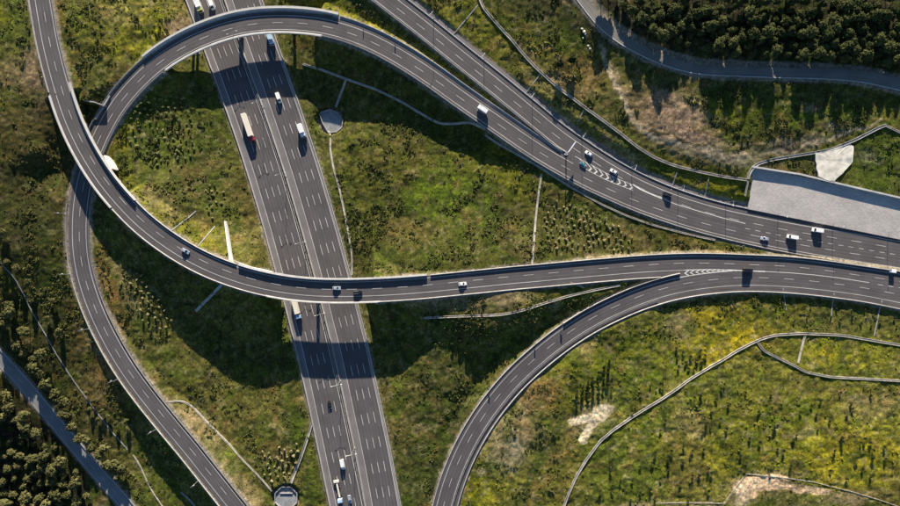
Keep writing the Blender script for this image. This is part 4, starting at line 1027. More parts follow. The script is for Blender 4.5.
chutes = [((577,124),(584,108.5),'short double chute dropping from the hillside channel to the upper right road'),
 ((671,190),(677,172),'pale chute on the yellow bank above the upper right road near the black vehicle'),
 ((704,200),(709,177),'pale chute on the yellow bank left of the paved slope'),
 ((525,94),(541,73),'thin chute crossing the grass above the upper right road'),
 ((452,36),(478,5),'thin chute reaching from the top of the upper right road to the border'),
 ((172,230),(196,211),'thin chute rising from the ramp across the yellow grass inside the loop'),
 ((198,246),(215,226),'thin chute on the grass left of the bright wing wall'),
 ((783,288),(786,310),'chute dropping below the lower right merge, leftmost of three'),
 ((834,293),(831,318),'chute dropping below the lower right merge, middle of three'),
 ((882,300),(874,336),'chute dropping below the lower right merge, rightmost of three')]
for a, b, lab in chutes:
    channel([a, b], lab, .75, name='drainage_chute', walls=.1, cat='chute', mat='concrete')
channel([(0,262),(14,277),(30,308),(46,335),(58,357),(75,383),(95,410),(112,432),(128,450)], 'narrow concrete edged ditch following the hillside left of the lower left ramp', .6, name='ditch', walls=.1, cat='ditch', mat='basin')

for (bx, by, bz, br), lab, deg in zip(basins, ('fan shaped concrete basin in the shade beside the right carriageway', 'polygonal concrete basin at the bottom beside the left carriageway'), (28, 8)):
    x0, y0 = P(bx, by, bz); root = empty('basin', (x0, y0, bz)); tag(root, lab, 'basin')
    mb = MB(); fan = [(-13,9),(-9,-3),(-3,-13),(6,-12),(12,-7),(13,1),(7,9),(-1,13)]
    r_ = (lambda rr, z: [(u * .5 * rr / br, v * .5 * rr / br, z) for u, v in fan]) if deg == 28 else lambda rr, z: [(rr * math.cos(2 * math.pi * i / deg + .39), rr * math.sin(2 * math.pi * i / deg + .39), z) for i in range(deg)]
    mb.face(r_(br, -.7)); mb.build('floor_slab', M['basin'], root)
    mb = MB(); rings = [r_(br - .1, -1.3), r_(br - .1, .15), r_(br + .35, .15), r_(br + .35, -1.5)]; mb.loft(rings, caps=False); mb.build('rim', M['concrete'], root)
    if deg == 8: mb = MB(); mb.box(-br * .55, br * .55, br * .35, br * .35 + .3, -.7, -.1); mb.build('baffle', M['concrete'], root)

def fence(pts, label):
    mb = MB(); q = [G3(a, b) for a, b in pts]
    for (a, b) in zip(q[:-1], q[1:]):
        n = max(1, int(math.dist(a[:2], b[:2]) / 3.0))
        for i in range(n):
            u, v = i / n, (i + 1) / n
            p = [a[k] * (1 - u) + b[k] * u for k in range(3)]; r = [a[k] * (1 - v) + b[k] * v for k in range(3)]
            p[2] = float(hgt(p[0], p[1])[0]); r[2] = float(hgt(r[0], r[1])[0])
            mb.tube((p[0], p[1], p[2] - .3), (p[0], p[1], p[2] + 1.5), .05, n=5)
            for h in (.7, 1.48): mb.tube((p[0], p[1], p[2] + h), (r[0], r[1], r[2] + h), .035, n=4)
            mb.face([(p[0], p[1], p[2] - .1), (r[0], r[1], r[2] - .1), (r[0], r[1], r[2] + .3), (p[0], p[1], p[2] + .3)])
    return tag(mb.build('fence', M['channel']), label, 'fence')
fence([(655,502.5),(700,502.5),(724,503)], 'light post and rail fence along the bottom border of the lower right field')
fence([(724,503),(735,488),(746,473.5),(780,477),(815,482),(850,491),(880,500),(903,508)], 'light fence bending around the sandy patch at the bottom right')

# ------------------------------------------------------------------ vegetation
def put_mesh(name, V, Fq, mat, tint=None):
    me = bpy.data.meshes.new(name)
    k = Fq.shape[1]
    me.vertices.add(len(V)); me.vertices.foreach_set('co', V.astype(np.float32).ravel())
    me.loops.add(Fq.size); me.polygons.add(len(Fq))
    me.loops.foreach_set('vertex_index', Fq.astype(np.int32).ravel())
    me.polygons.foreach_set('loop_start', np.arange(0, Fq.size, k, dtype=np.int32))
    if tint is not None:
        a = me.color_attributes.new('tint', 'FLOAT_COLOR', 'POINT')
        a.data.foreach_set('color', np.c_[tint, np.ones(len(tint))].astype(np.float32).ravel())
    me.materials.append(mat); me.update(calc_edges=True)
    return me

ph = (1 + 5 ** .5) / 2
ICO = np.array([(-1, ph, 0), (1, ph, 0), (-1, -ph, 0), (1, -ph, 0), (0, -1, ph), (0, 1, ph), (0, -1, -ph), (0, 1, -ph), (ph, 0, -1), (ph, 0, 1), (-ph, 0, -1), (-ph, 0, 1)], float); ICO /= np.linalg.norm(ICO[0])
ICF = np.array([(0,11,5),(0,5,1),(0,1,7),(0,7,10),(0,10,11),(1,5,9),(5,11,4),(11,10,2),(10,7,6),(7,1,8),(3,9,4),(3,4,2),(3,2,6),(3,6,8),(3,8,9),(4,9,5),(2,4,11),(6,2,10),(8,6,7),(9,8,1)])
WOOD_NE = [(592,-30),(612,-8),(630,22),(660,44),(700,58),(760,61),(830,63),(905,76),(960,80),(960,-30)]
WOOD_SW = [(-30,368),(0,372),(30,400),(60,436),(110,500),(120,530),(-30,530)]
def thickets():
    N = 75000
    x = RS.uniform(-255, 255, N); y = RS.uniform(-145, 145, N)
    d = rdist(x, y); br = sample(BB, x, y); ppx, ppy = to_px(x, y, 8.0)
    n1_ = fbm(x, y, 6.5, 301, 2); reg_ = fbm(x, y, 45, 311, 2)
    lot = shape_d(('e', 440, 195, 120, 85, 0), ppx, ppy) < 1; south = (ppx > 560) & (ppy > 310)
    dens = np.clip(n1_ * 20 - 13.1 + lot * 1.6 - south * 4.5 + (reg_ - .5) * 8, 0, 1)
    keep = (d > 2.0) & (br < .3) & (RS.rand(N) < dens) & ~(poly_mask(ppx, ppy, WOOD_NE) | poly_mask(ppx, ppy, WOOD_SW))
    x, y = x[keep], y[keep]; n = len(x); r = RS.uniform(.35, .8, n); z = hgt(x, y)
    hue = fbm(x, y, 14, 321, 2)[:, None]
    c = np.array([[.040, .062, .014]]) * (1 - hue) + np.array([[.150, .135, .045]]) * hue
    c = c * RS.uniform(.65, 1.35, (n, 1))
    K = 16; d3 = RS.normal(size=(n, K, 3)); d3 /= np.linalg.norm(d3, axis=2)[..., None]; d3[..., 2] = np.abs(d3[..., 2])
    ctr = np.stack([x, y, z], -1)[:, None, :] + d3 * (r[:, None] * RS.uniform(.6, 1.25, (n, K)))[..., None] * np.array([1, 1, .95])
    a_ = RS.normal(size=(n, K, 3)); a_ /= np.linalg.norm(a_, axis=2)[..., None]
    b_ = np.cross(a_, d3 + RS.normal(size=(n, K, 3)) * .5); b_ /= np.linalg.norm(b_, axis=2)[..., None] + 1e-6
    sz = RS.uniform(.14, .34, (n, K, 1))
    W = np.stack([ctr - a_ * sz, ctr - b_ * sz, ctr + a_ * sz, ctr + b_ * sz], 2).reshape(-1, 3)
    cc = np.repeat(c, K, axis=0) * RS.uniform(.7, 1.3, (n * K, 1))
    me = put_mesh('thickets', W, np.arange(len(W)).reshape(-1, 4), M['scrub'], np.repeat(cc, 4, axis=0))
    o = bpy.data.objects.new('thickets', me); COL.objects.link(o)
    tag(o, 'bramble thickets spreading over the banks', 'thicket', kind='stuff')
def scrub():
    N = 130000
    x = RS.uniform(-258, 258, N); y = RS.uniform(-147, 147, N)
    d = rdist(x, y); br = sample(BB, x, y)
    pn = fbm(x, y, 8, 201)
    dens = np.clip(pn * 4.2 - 2.0, .04, .9) * np.clip(1 - br, 0, 1) ** 2
    ppx, ppy = to_px(x, y, 8.0)
    wood = poly_mask(ppx, ppy, WOOD_NE) | poly_mask(ppx, ppy, WOOD_SW)
    keep = (d > 1.0) & (RS.rand(N) < dens) & ~wood
    x, y = x[keep], y[keep]
    n = len(x); big = fbm(x, y, 13, 211)
    r = (0.15 + RS.rand(n) ** 4 * .42) * (0.4 + 1.0 * big); z = hgt(x, y)
    c = sample(CC, x, y); g = c.mean(1, keepdims=True)
    c = c * RS.uniform(.6, 1.25, (n, 1)) * (1 + RS.uniform(-.12, .12, (n, 3)))
    c = np.clip(c, .01, .6)
    rot = RS.uniform(0, 6.28, n)
    V = ICO[None] * RS.uniform(.6, 1.3, (n, 12, 1))
    hh = RS.uniform(.45, .95, n)
    X = V[..., 0] * np.cos(rot)[:, None] - V[..., 1] * np.sin(rot)[:, None]; Y = V[..., 0] * np.sin(rot)[:, None] + V[..., 1] * np.cos(rot)[:, None]
    W = np.stack([X * r[:, None] + x[:, None], Y * r[:, None] + y[:, None], V[..., 2] * (r * hh)[:, None] + (z + r * .25)[:, None]], -1).reshape(-1, 3)
    Fq = (ICF[None] + (np.arange(n) * 12)[:, None, None]).reshape(-1, 3)
    me = put_mesh('undergrowth', W, Fq, M['scrub'], np.repeat(c, 12, axis=0))
    o = bpy.data.objects.new('undergrowth', me); COL.objects.link(o)
    tag(o, 'low scrub and tufts covering the banks and fields', 'scrub', kind='stuff')
scrub()
thickets()

def leaf_cloud(clumps, nleaf, size, rs):
    """small quads spread through clump volumes; clumps = (x,y,z,r)"""
    V = []
    for (cx, cy, cz, cr) in clumps:
        m = max(4, int(nleaf * (cr ** 2)))
        d = rs.normal(size=(m, 3)); d /= np.linalg.norm(d, axis=1)[:, None]; rad = cr * rs.uniform(.55, 1.05, (m, 1))
        c = np.array([cx, cy, cz]) + d * rad * np.array([1, 1, .8])
        a = rs.normal(size=(m, 3)); a /= np.linalg.norm(a, axis=1)[:, None]; a = a * .6 + np.cross(d, a) * .8
        b_ = np.cross(a, d + rs.normal(size=(m, 3)) * .35); b_ /= (np.linalg.norm(b_, axis=1)[:, None] + 1e-6); a /= np.linalg.norm(a, axis=1)[:, None]
        s = size * rs.uniform(.6, 1.3, (m, 1))
        V.append(np.stack([c - a * s, c - b_ * s, c + a * s, c + b_ * s], axis=1))
    V = np.concatenate(V).reshape(-1, 3)
    return V, np.arange(len(V)).reshape(-1, 4)

def trunk_mesh(h, r, rs, limbs=5, spread=1.5):
    mb = MB(); x = y = 0; prev = (0, 0, -.6); pr = r
    for k in range(1, 6):
        x += rs.uniform(-.12, .12); y += rs.uniform(-.12, .12); cur = (x, y, h * k / 5); cr = r * (1 - .16 * k)
        mb.tube(prev, cur, pr, cr, 7); prev, pr = cur, cr
    for k in range(limbs):
        a = 6.283 * k / limbs + rs.uniform(-.4, .4); z0 = h * rs.uniform(.5, .85)
        mb.tube((x * z0 / h, y * z0 / h, z0), (spread * math.cos(a), spread * math.sin(a), z0 + spread * .55), r * .35, r * .12, 5)
    return mb
def make_tree(kind, h, cr, rs, seed):
    clumps = []; core = .62
    if kind == 'pine':
        for i in range(26):
            a = i * 2.4 + rs.uniform(-.3, .3); q = math.sqrt((i + .5) / 26) * rs.uniform(.85, 1.05); rr = cr * q * (1 + .22 * math.sin(3 * a + seed))
            clumps.append((rr * math.cos(a), rr * math.sin(a), h * (.93 - .42 * q * q) + rs.uniform(-.45, .45), cr * rs.uniform(.26, .42)))
        nl, sz = 60, .18
    elif kind == 'broad':
        for i in range(34):
            a = i * 2.4 + rs.uniform(-.4, .4); q = math.sqrt((i + .5) / 34) * rs.uniform(.8, 1.08); rr = cr * q * (1 + .3 * math.sin(2 * a + seed) * rs.uniform(.4, 1))
            clumps.append((rr * math.cos(a), rr * math.sin(a), h * (.92 - .40 * q * q) + rs.uniform(-.6, .6), cr * rs.uniform(.18, .34)))
        nl, sz = 55, .19
    elif kind == 'bush':
        for i in range(9):
            a = rs.uniform(0, 6.28); rr = cr * rs.uniform(0, .6); clumps.append((rr * math.cos(a), rr * math.sin(a), h * rs.uniform(.3, .8), cr * rs.uniform(.28, .42)))
        nl, sz = 130, .11
    elif kind == 'shrub':
        for i in range(12):
            a = i * 2.4; rr = cr * .55 * math.sqrt(i / 12) * rs.uniform(.7, 1.2); clumps.append((rr * math.cos(a), rr * math.sin(a), h * (.75 - .4 * (rr / cr) ** 2) * rs.uniform(.6, 1), cr * rs.uniform(.3, .5)))
        nl, sz = 150, .1
    else:
        for i in range(10):
            t = i / 9; clumps.append((rs.uniform(-.06, .06), rs.uniform(-.06, .06), h * (.1 + .82 * t), cr * (1 - .75 * t) + .08))
        nl, sz = 260, .09
    V, Fq = leaf_cloud(clumps, nl, sz, rs)
    # solid cores added inside the crown to block light through the leaves
    T = np.array([q for q in ICF]); cv = []; ct = []
    for (x, y, z, r) in clumps:
        cv.append(ICO * r * core * rs.uniform(.75, 1.2, (12, 1)) + np.array([x, y, z])); ct.append(T + 12 * (len(cv) - 1))
    if kind in ('pine', 'broad'):
        for k in range(9):
            a = k * 2.4; q = .62 * math.sqrt(k / 9)
            cv.append(ICO * np.array([cr * .5, cr * .5, h * .24]) * rs.uniform(.75, 1.15, (12, 1)) + np.array([cr * q * math.cos(a), cr * q * math.sin(a), h * (.62 - .1 * q)])); ct.append(T + 12 * (len(cv) - 1))
    cv = np.concatenate(cv); ct = np.concatenate(ct)
    me = bpy.data.meshes.new('crown')
    me.from_pydata(V.tolist() + cv.tolist(), [], Fq.tolist() + (ct + len(V)).tolist())
    me.materials.append(M[kind]); me.update()
    return me
protos = {}
def proto(kind, i):
    if (kind, i) in protos: return protos[(kind, i)]
    rs = np.random.RandomState(300 + i * 17 + len(kind))
    dims = {'shrub': (1.5, .95), 'pine': (7.6, 2.6), 'broad': (7.5, 2.8), 'bush': (1.35, 1.3), 'cypress': (2.0, .42)}[kind]
    cm = make_tree(kind, dims[0], dims[1], rs, i)
    th = {'pine': (6.2, .2, 5, 1.3), 'broad': (5.0, .24, 6, 2.0), 'bush': (.9, .05, 3, .4), 'cypress': (1.2, .05, 0, 0), 'shrub': (.8, .05, 0, 0)}[kind]
    tm = trunk_mesh(th[0], th[1], rs, th[2], th[3])
    o = tm.build('trunk', M['bark']); me = o.data; bpy.data.objects.remove(o)
    protos[(kind, i)] = (cm, me); return protos[(kind, i)]
def plant(name, kind, x, y, sc, label, cat, group, var=6, green=False, zs=1.0):
    cm, tm = proto(kind, random.randrange(var))
    z = float(hgt(x, y)[0])
    root = empty(name, (x, y, z - .05), random.uniform(0, 6.28)); u_ = random.uniform(.84, 1.19); root.scale = (sc * u_, sc / u_, sc * zs * random.uniform(.88, 1.15)); tag(root, label, cat, group)
    for nm, me in (('crown', cm), ('trunk', tm)):
        o = bpy.data.objects.new(nm, me); COL.objects.link(o); o.parent = root
        if green and nm == 'crown':
            o.material_slots[0].link = 'OBJECT'; o.material_slots[0].material = M['bush_green']
    return root
def scatter(poly, mind, count, tries=12000, z0=8.0):
    xs = [p[0] for p in poly]; ys = [p[1] for p in poly]; out = []
    for _ in range(tries):
        a, b = random.uniform(min(xs), max(xs)), random.uniform(min(ys), max(ys))
        if not poly_mask(np.array([a]), np.array([b]), poly)[0]: continue
        if all((a - u) ** 2 + (b - v) ** 2 > mind * mind for u, v in out):
            out.append((a, b))
            if len(out) >= count: break
    return out
def place_px(pts):
    for a, b in pts:
        x, y, z = G3(a, b); yield x, y
n_tree = 0
pines = []
ORD = 'first second third fourth fifth sixth seventh eighth ninth tenth eleventh twelfth thirteenth fourteenth fifteenth sixteenth seventeenth eighteenth nineteenth twentieth twenty-first twenty-second twenty-third twenty-fourth twenty-fifth twenty-sixth twenty-seventh twenty-eighth twenty-ninth thirtieth'.split()
ne = [(598,-8),(612,2),(630,21),(656,38),(688,50),(730,57),(780,60),(830,62),(870,65),(905,74),(905,-8)]
for x, y in place_px(scatter(ne, 8.3, 225)):
    if float(rdist(np.array([x]), np.array([y]))[0]) < 1.0: continue
    plant('pine_tree', 'pine', x, y, random.choice([.65, .85, .95, 1.05, 1.25]) * random.uniform(.93, 1.07), 'dark olive pine in the dense wood above the forest road at the upper right', 'pine tree', 'pines of the upper right wood', zs=.85)
    pines.append((x, y, COL.objects[-1].parent))
    n_tree += 1
front = sorted([p for p in pines if not any(abs(q[0] - p[0]) < 2.6 and q[1] < p[1] - .5 for q in pines)])
for k, (x, y, o) in enumerate(front[:30]):
    o['label'] = 'pine standing %s from the left along the front edge above the forest road' % ORD[k]
sw = [(-8,372),(8,388),(30,412),(55,442),(80,472),(104,512),(-8,512)]
for x, y in place_px(scatter(sw, 9.6, 98)):
    if float(rdist(np.array([x]), np.array([y]))[0]) < 1.5: continue
    plant('broadleaf_tree', 'broad', x, y, random.uniform(.5, 1.3), 'bushy olive tree in the dark wood below the country road at the lower left', 'tree', 'trees of the lower left wood')
row = [(62,398),(70,400),(90,438),(108,446),(46,352),(16,312),(95,446),(76,424),(40,366),(30,330),(12,322),(3,335),(22,345),(38,358),(46,372),(60,392),(70,412),(66,402),(85,436),(103,452),(112,462),(122,470),(118,462),(14,305),(2,300),(126,466),(52,382),(28,352),(5,318)]
row.sort(key=lambda p: p[1])
ORD = 'first second third fourth fifth sixth seventh eighth ninth tenth eleventh twelfth thirteenth fourteenth fifteenth sixteenth seventeenth eighteenth nineteenth twentieth twenty-first twenty-second twenty-third twenty-fourth twenty-fifth twenty-sixth twenty-seventh twenty-eighth twenty-ninth thirtieth'.split()
for k, (x, y) in enumerate(place_px(row)):
    plant('broadleaf_tree', 'broad', x, y, random.uniform(.85, 1.2), '%s pale olive tree from the top in the row above the country road' % ORD[k], 'tree', 'trees along the country road')
for k, (a, b) in enumerate([(20,268),(3,240),(6,232),(32,282),(34,300),(50,318),(62,330),(55,300),(10,262),(2,262)]):
    x, y, z = G3(a, b); plant('broadleaf_tree', 'broad', x, y, random.uniform(.5, .75), 'small dark tree near the left border, %s from the right in its scattered clump' % ORD[[0,1,2,3,4,5,6,7,8,9][sorted([20,3,6,32,34,50,62,55,10,2], reverse=True).index(a)]], 'tree', 'small trees near the left border')
for (a, b) in [(95,400),(104,410),(110,415),(118,422),(128,420),(100,418),(88,392),(92,408)]:
    x, y, z = G3(a, b); plant('broadleaf_tree', 'broad', x, y, random.uniform(.4, .6), 'small brownish bush tree beside the lower left ditch, %s from the left' % ORD[sorted([95,104,110,118,128,100,88,92]).index(a)], 'tree', 'bush trees beside the ditch')
for (a, b), lab in zip([(558,66),(571,62)], ['tall dark bushy tree beside the hillside channel, left one of two', 'tall dark bushy tree near the hillside channel, right one of two']):
    x, y, z = G3(a, b); plant('bushy_tree', 'shrub', x, y, 3.3, lab, 'tree', None, zs=1.6)

def rowplant(poly, sp, count, label, group, sc, ang=0.0, green=0.0, jit=.22):
    cx = sum(p[0] for p in poly) / len(poly); cy = sum(p[1] for p in poly) / len(poly); out = []
    ca, sa = math.cos(ang), math.sin(ang)
    for i in range(-40, 41):
        for j in range(-40, 41):
            u = (i + (.5 if j % 2 else 0)) * sp + random.gauss(0, jit * sp * .6); v = j * sp * .9 + random.gauss(0, jit * sp * .6)
            a, b = cx + u * ca - v * sa, cy + u * sa + v * ca
            if poly_mask(np.array([a]), np.array([b]), poly)[0] and random.random() < .93: out.append((a, b))
    random.shuffle(out)
    for a, b in out[:count]:
        x, y, z = G3(a, b)
        if float(rdist(np.array([x]), np.array([y]))[0]) < 1.2: continue
        plant('planted_bush', 'bush', x, y, sc * random.uniform(.7, 1.25), label, 'bush', group, green=(random.random() < green))
rowplant([(140,98),(180,90),(192,110),(196,150),(190,165),(160,172),(128,142),(130,120)], 6.6, 85, 'green planted bush in rows inside the loop left of the motorway', 'bushes planted inside the loop', .95, .2, green=.75)
rowplant([(204,188),(222,178),(228,205),(224,222),(204,216)], 6.0, 16, 'planted bush in the small dark clump left of the bright wing wall', 'bushes of the dark clump by the wing wall', .95, .1, green=.3)
rowplant([(552,200),(572,205),(600,214),(636,238),(630,250),(560,250),(545,244),(542,215)], 6.2, 92, 'straw coloured planted bush below the loop ramp right of the straight pale channel', 'bushes planted right of the straight channel', .95, .3, green=.1)
rowplant([(125,262),(138,272),(168,300),(176,318),(170,332),(148,330),(138,312),(122,280)], 7.0, 36, 'planted bush half in the shadow below the upper ramp on the left', 'bushes planted below the upper ramp', .9, .5, green=.25)
rowplant([(252,452),(300,442),(298,462),(290,480),(276,484),(262,472)], 6.4, 38, 'pale planted bush above the polygonal basin at the bottom', 'bushes planted above the lower basin', 1.0, .15, green=.1)

def sap(pts, label, group, s0=.7, s1=1.1):
    for a, b in pts:
        x, y, z = G3(a, b); plant('dark_shrub', 'shrub', x, y, random.uniform(s0, s1) * 1.05, label, 'shrub', group, zs=1.0)
cl = []
for i in range(7):
    for j in range(5):
        cl.append((577 + i * 5.2 + random.uniform(-.8, .8), 400 - i * 4.6 + j * 5.0 - 9 + random.uniform(-.8, .8)))
cl += [(563,408),(562,406),(547,420),(547,432),(604,366),(609,360),(600,372),(608,372),(606,384)]
sap([p for p in cl if not (p[0] < 606 and p[1] > 404)], 'small dark shrub in the dense rows above the pale sand patch', 'dark shrubs above the sand patch', .95, 1.3)
sap([(rx, ry) for rx, ry in scatter([(452,318),(500,322),(520,322),(500,336),(470,345),(452,345)], 6, 26)], 'small dark shrub on the plateau below the thin channel right of the motorway', 'dark shrubs on the plateau', .8, 1.2)
sap([(676,348),(677,356),(683,352),(685,362),(690,356),(694,368),(700,350),(701,362),(705,355),(678,366),(696,360),(688,368)], 'small dark shrub in the cluster left of the field channel', 'dark shrubs left of the field channel', .9, 1.2)
sap([(660,383),(662,390),(640,393),(656,388),(663,378),(632,410),(724,384),(721,388),(650,386)], 'small dark shrub close above the long field channel', 'dark shrubs above the field channel', .8, 1.1)
field = [(728,405),(711,412),(705,425),(710,428),(702,432),(726,428),(720,418),(749,438),(759,441),(773,430),(774,427),(793,439),(796,435),(783,450),(777,449),(829,421),(816,414),(846,416),(852,408),(860,442),(869,442),(856,457),(872,457),(873,450),(834,450),(833,454),(817,430),(708,468),(711,472),(699,475),(692,475),(680,482),(688,496),(708,490),(703,449),(692,450),(690,455),(682,462),(683,446),(740,455),(850,404),(758,411),(811,406),(800,412),(841,437),(842,441),(864,438),(884,446),(870,476),(862,468),(885,458),(665,420),(660,430),(668,455),(671,450),(655,452),(652,462),(668,470),(660,478),(640,466),(640,492),(650,488),(632,480),(620,480),(612,488),(600,490),(610,470),(595,480),(630,500),(655,497),(770,470),(790,465),(745,465),(830,470),(846,478),(820,400),(840,392),(870,395),(700,395),(716,398),(745,392),(770,395)]
for (xa, xb, nx_) in ((600, 700, 'left'), (700, 800, 'middle'), (800, 900, 'right')):
    for (ya, yb, ny_) in ((380, 430, 'upper'), (430, 506, 'lower')):
        sap([p for p in field if xa <= p[0] < xb and ya <= p[1] < yb], 'small dark shrub in the %s %s part of the large lower right field' % (ny_, nx_), 'dark shrubs in the %s %s part of the field' % (ny_, nx_), .9, 1.3)
sap(scatter([(770,305),(900,310),(900,328),(800,326)], 9, 14), 'small dark shrub on the bank below the merging ramps at the right', 'dark shrubs below the merging ramps', .7, 1.0)

rk = MB()
for k, (a, b, r) in enumerate([(582,29,1.1),(584,32,1.3),(585,34,.9),(583,38,.8),(588,46,1.0),(590,49,1.0)]):
    x, y, z = G3(a, b); mb = MB()
    v = ICO * r * .75 * RS.uniform(.75, 1.15, (12, 1)) * np.array([1, 1, .7])
    for f in ICF: mb.face([tuple(v[i]) for i in f])
    o = mb.build('boulder', M['rock']); o.location = (x, y, z + r * .3)
    tag(o, 'pale boulder in the short line beside the dirt track at the top', 'boulder', 'boulders beside the dirt track')

# ------------------------------------------------------------------ lamps, gantry, signs
def make_lamp(arms, h, reach):
    root = empty('street_lamp', (0, 0, 0))
    mb = MB(); mb.tube((0, 0, -.4), (0, 0, h), .13, .08, 8); mb.build('pole', M['galv'], root)
    for a in arms:
        mb = MB(); mb.tube((0, 0, h - .1), (a * reach, 0, h + .35), .06, .05, 6); ar = mb.build('arm', M['galv'], root)
        mb = MB(); x = a * reach; mb.loft([[(x - .5, -.16, h + .26), (x + .5, -.13, h + .26), (x + .5, .13, h + .26), (x - .5, .16, h + .26)], [(x - .45, -.12, h + .44), (x + .45, -.1, h + .44), (x + .45, .1, h + .44), (x - .45, .12, h + .44)]])
        mb.build('lamp_head', M['lamp'], root)
    mb = MB(); mb.box(-.3, .3, -.3, .3, -.2, .2); mb.build('base', M['concrete_light'], root)
    return root
def lamps(rd, off, pxs, arms, h, reach, group, where, src=None):
    words = ['first', 'second', 'third', 'fourth', 'fifth', 'sixth', 'seventh', 'eighth', 'ninth', 'tenth', 'eleventh']
    for i, (a, b) in enumerate(pxs):
        s = rd.s_px(a, b); x, y, z = rd.at(s, off)
        if src is None: o = src = make_lamp(arms, h, reach)
        else: o = copy_tree(src)
        o.location = (x, y, z if off < 8 else z); o.rotation_euler = (0, 0, rd.heading(s) - math.pi / 2)
        tag(o, '%s lamp post %s' % (words[i], where), 'lamp post', group)
    return src
l2 = lamps(M1, -9.6, [(224,46),(246,113),(268,182),(287,248),(306,317),(322,385),(335,452)], (-1, 1), 11.5, 2.6, 'lamps of the motorway median', 'from the top in the motorway median')
l1 = lamps(B, 7.9, [(80,215),(84,271),(101,323),(127,373),(165,422),(207,474)], (-1,), 9.5, 2.4, 'lamps of the lower left ramp', 'from the top on the left edge of the lower left ramp')
lamps(E, 7.9, [(885,247),(830,238),(775,228),(722,217),(673,201),(625,180),(574,148),(523,109),(475,70),(424,30)], (-1,), 9.5, 2.2, 'lamps of the upper right road', 'from the right on the upper edge of the upper right road', l1)
#lamps(A, -5.9, [(480,279),(545,273),(610,268),(790,266),(850,274)], (1,), 9.5, 2.2, 'lamps of the ramp right of the bridge', 'from the left on the upper edge of the ramp right of the bridge')
#lamps(F, -8.3, [(840,284),(770,278),(712,279),(655,291),(600,314),(540,354),(487,411)], (1,), 9.0, 2.2, 'lamps of the curved lower right ramp', 'from the right on the outer edge of the curved lower right ramp')

# cantilever sign gantry at the split
gx0, gy0 = P(566, 154, 9.6); root = empty('sign_gantry', (gx0, gy0, 9.5), math.radians(55)); tag(root, 'pale cantilever sign gantry standing at the split of the upper right road', 'sign gantry')
mb = MB(); mb.box(-.8, .8, -.8, .8, -.5, .35); mb.build('base', M['concrete_light'], root)
mb = MB(); mb.tube((0, 0, .3), (0, 0, 7.6), .3, .26, 12); mb.build('pole', M['lamp'], root)
mb = MB(); mb.box(-.3, 6.6, -.2, .2, 7.1, 7.4); mb.box(-.3, 6.6, -.2, .2, 6.2, 6.45)
for k in range(7): mb.tube((k * .95, 0, 6.4), (k * .95 + .5, 0, 7.2), .06, n=5)
mb.build('arm', M['lamp'], root)
mb = MB(); mb.box(2.2, 6.4, -.42, -.25, 4.9, 7.9); mb.build('sign_panel', M['sign_blue'], root)
# crash cushion
cx0, cy0, _ = B.at(B.s_px(578, 172), 6.0); o = empty('crash_cushion', (cx0, cy0, 9.5), B.heading(B.s_px(578, 172)))
tag(o, 'small teal crash cushion on the nose of the painted split of the upper right road', 'crash cushion')
M['teal'] = simple('teal_plastic', (.03, .16, .19), .5)
mb = MB(); mb.prism([(-1.5, 0), (-1.5, .9), (1.0, .9), (1.6, .5), (1.6, 0)], -.6, .6); mb.build('body', M['teal'], o)
mb = MB(); mb.box(-1.9, -1.52, -.7, .7, 0, 1.0); mb.build('back_plate', M['galv'], o)
# cabinet in the strip between the roads at the right
x, y, z = G3(891, 271); o = empty('utility_cabinet', (x, y, 10.2), math.radians(-8)); tag(o, 'small white utility cabinet on the strip between the two roads at the right border', 'cabinet')
mb = MB(); mb.box(-1.3, 1.3, -.8, .8, -.5, 2.3); mb.build('body', M['white_paint'], o)
mb = MB(); mb.box(-1.4, 1.4, -.9, .9, 2.3, 2.42, .1, .1); mb.build('roof', M['white_paint'], o)
mb = MB(); mb.box(-.7, .7, -.84, -.805, .2, 2.1); mb.build('door', M['lamp'], o)
def sign(rd, s, off, label, h=2.4, w=1.6, src=None):
    x, y, z = rd.at(s, off); o = empty('road_sign', (x, y, z), rd.heading(s)); tag(o, label, 'road sign')
    for q in (-w * .3, w * .3):
        mb = MB(); mb.tube((.05, q, -.4), (.05, q, h), .05, n=6); mb.build('post', M['galv'], o)
    mb = MB(); mb.box(-.05, 0, -w / 2, w / 2, h - 1.1, h + .2); mb.build('sign_panel', M['sign_blue'], o)
sign(F, F.s_px(569, 333), 7.2, 'small sign on the upper edge of the curved lower right ramp where barrier shadow ends', 3.0, 1.8)
sign(F, F.s_px(543, 352), 7.0, 'middle small sign on the upper edge of the curved lower right ramp', 2.2, 1.0)
sign(F, F.s_px(499, 396), 7.0, 'lowest small sign on the upper edge of the curved lower right ramp', 2.2, 1.0)
sign(B, B.s_px(358, 36), 8.1, 'small sign beside the loop ramp at the upper end of the yellow strip', 2.6, 1.2)
sign(B, B.s_px(388, 50), 8.1, 'small sign beside the loop ramp in the middle of the yellow strip', 2.6, 1.2)

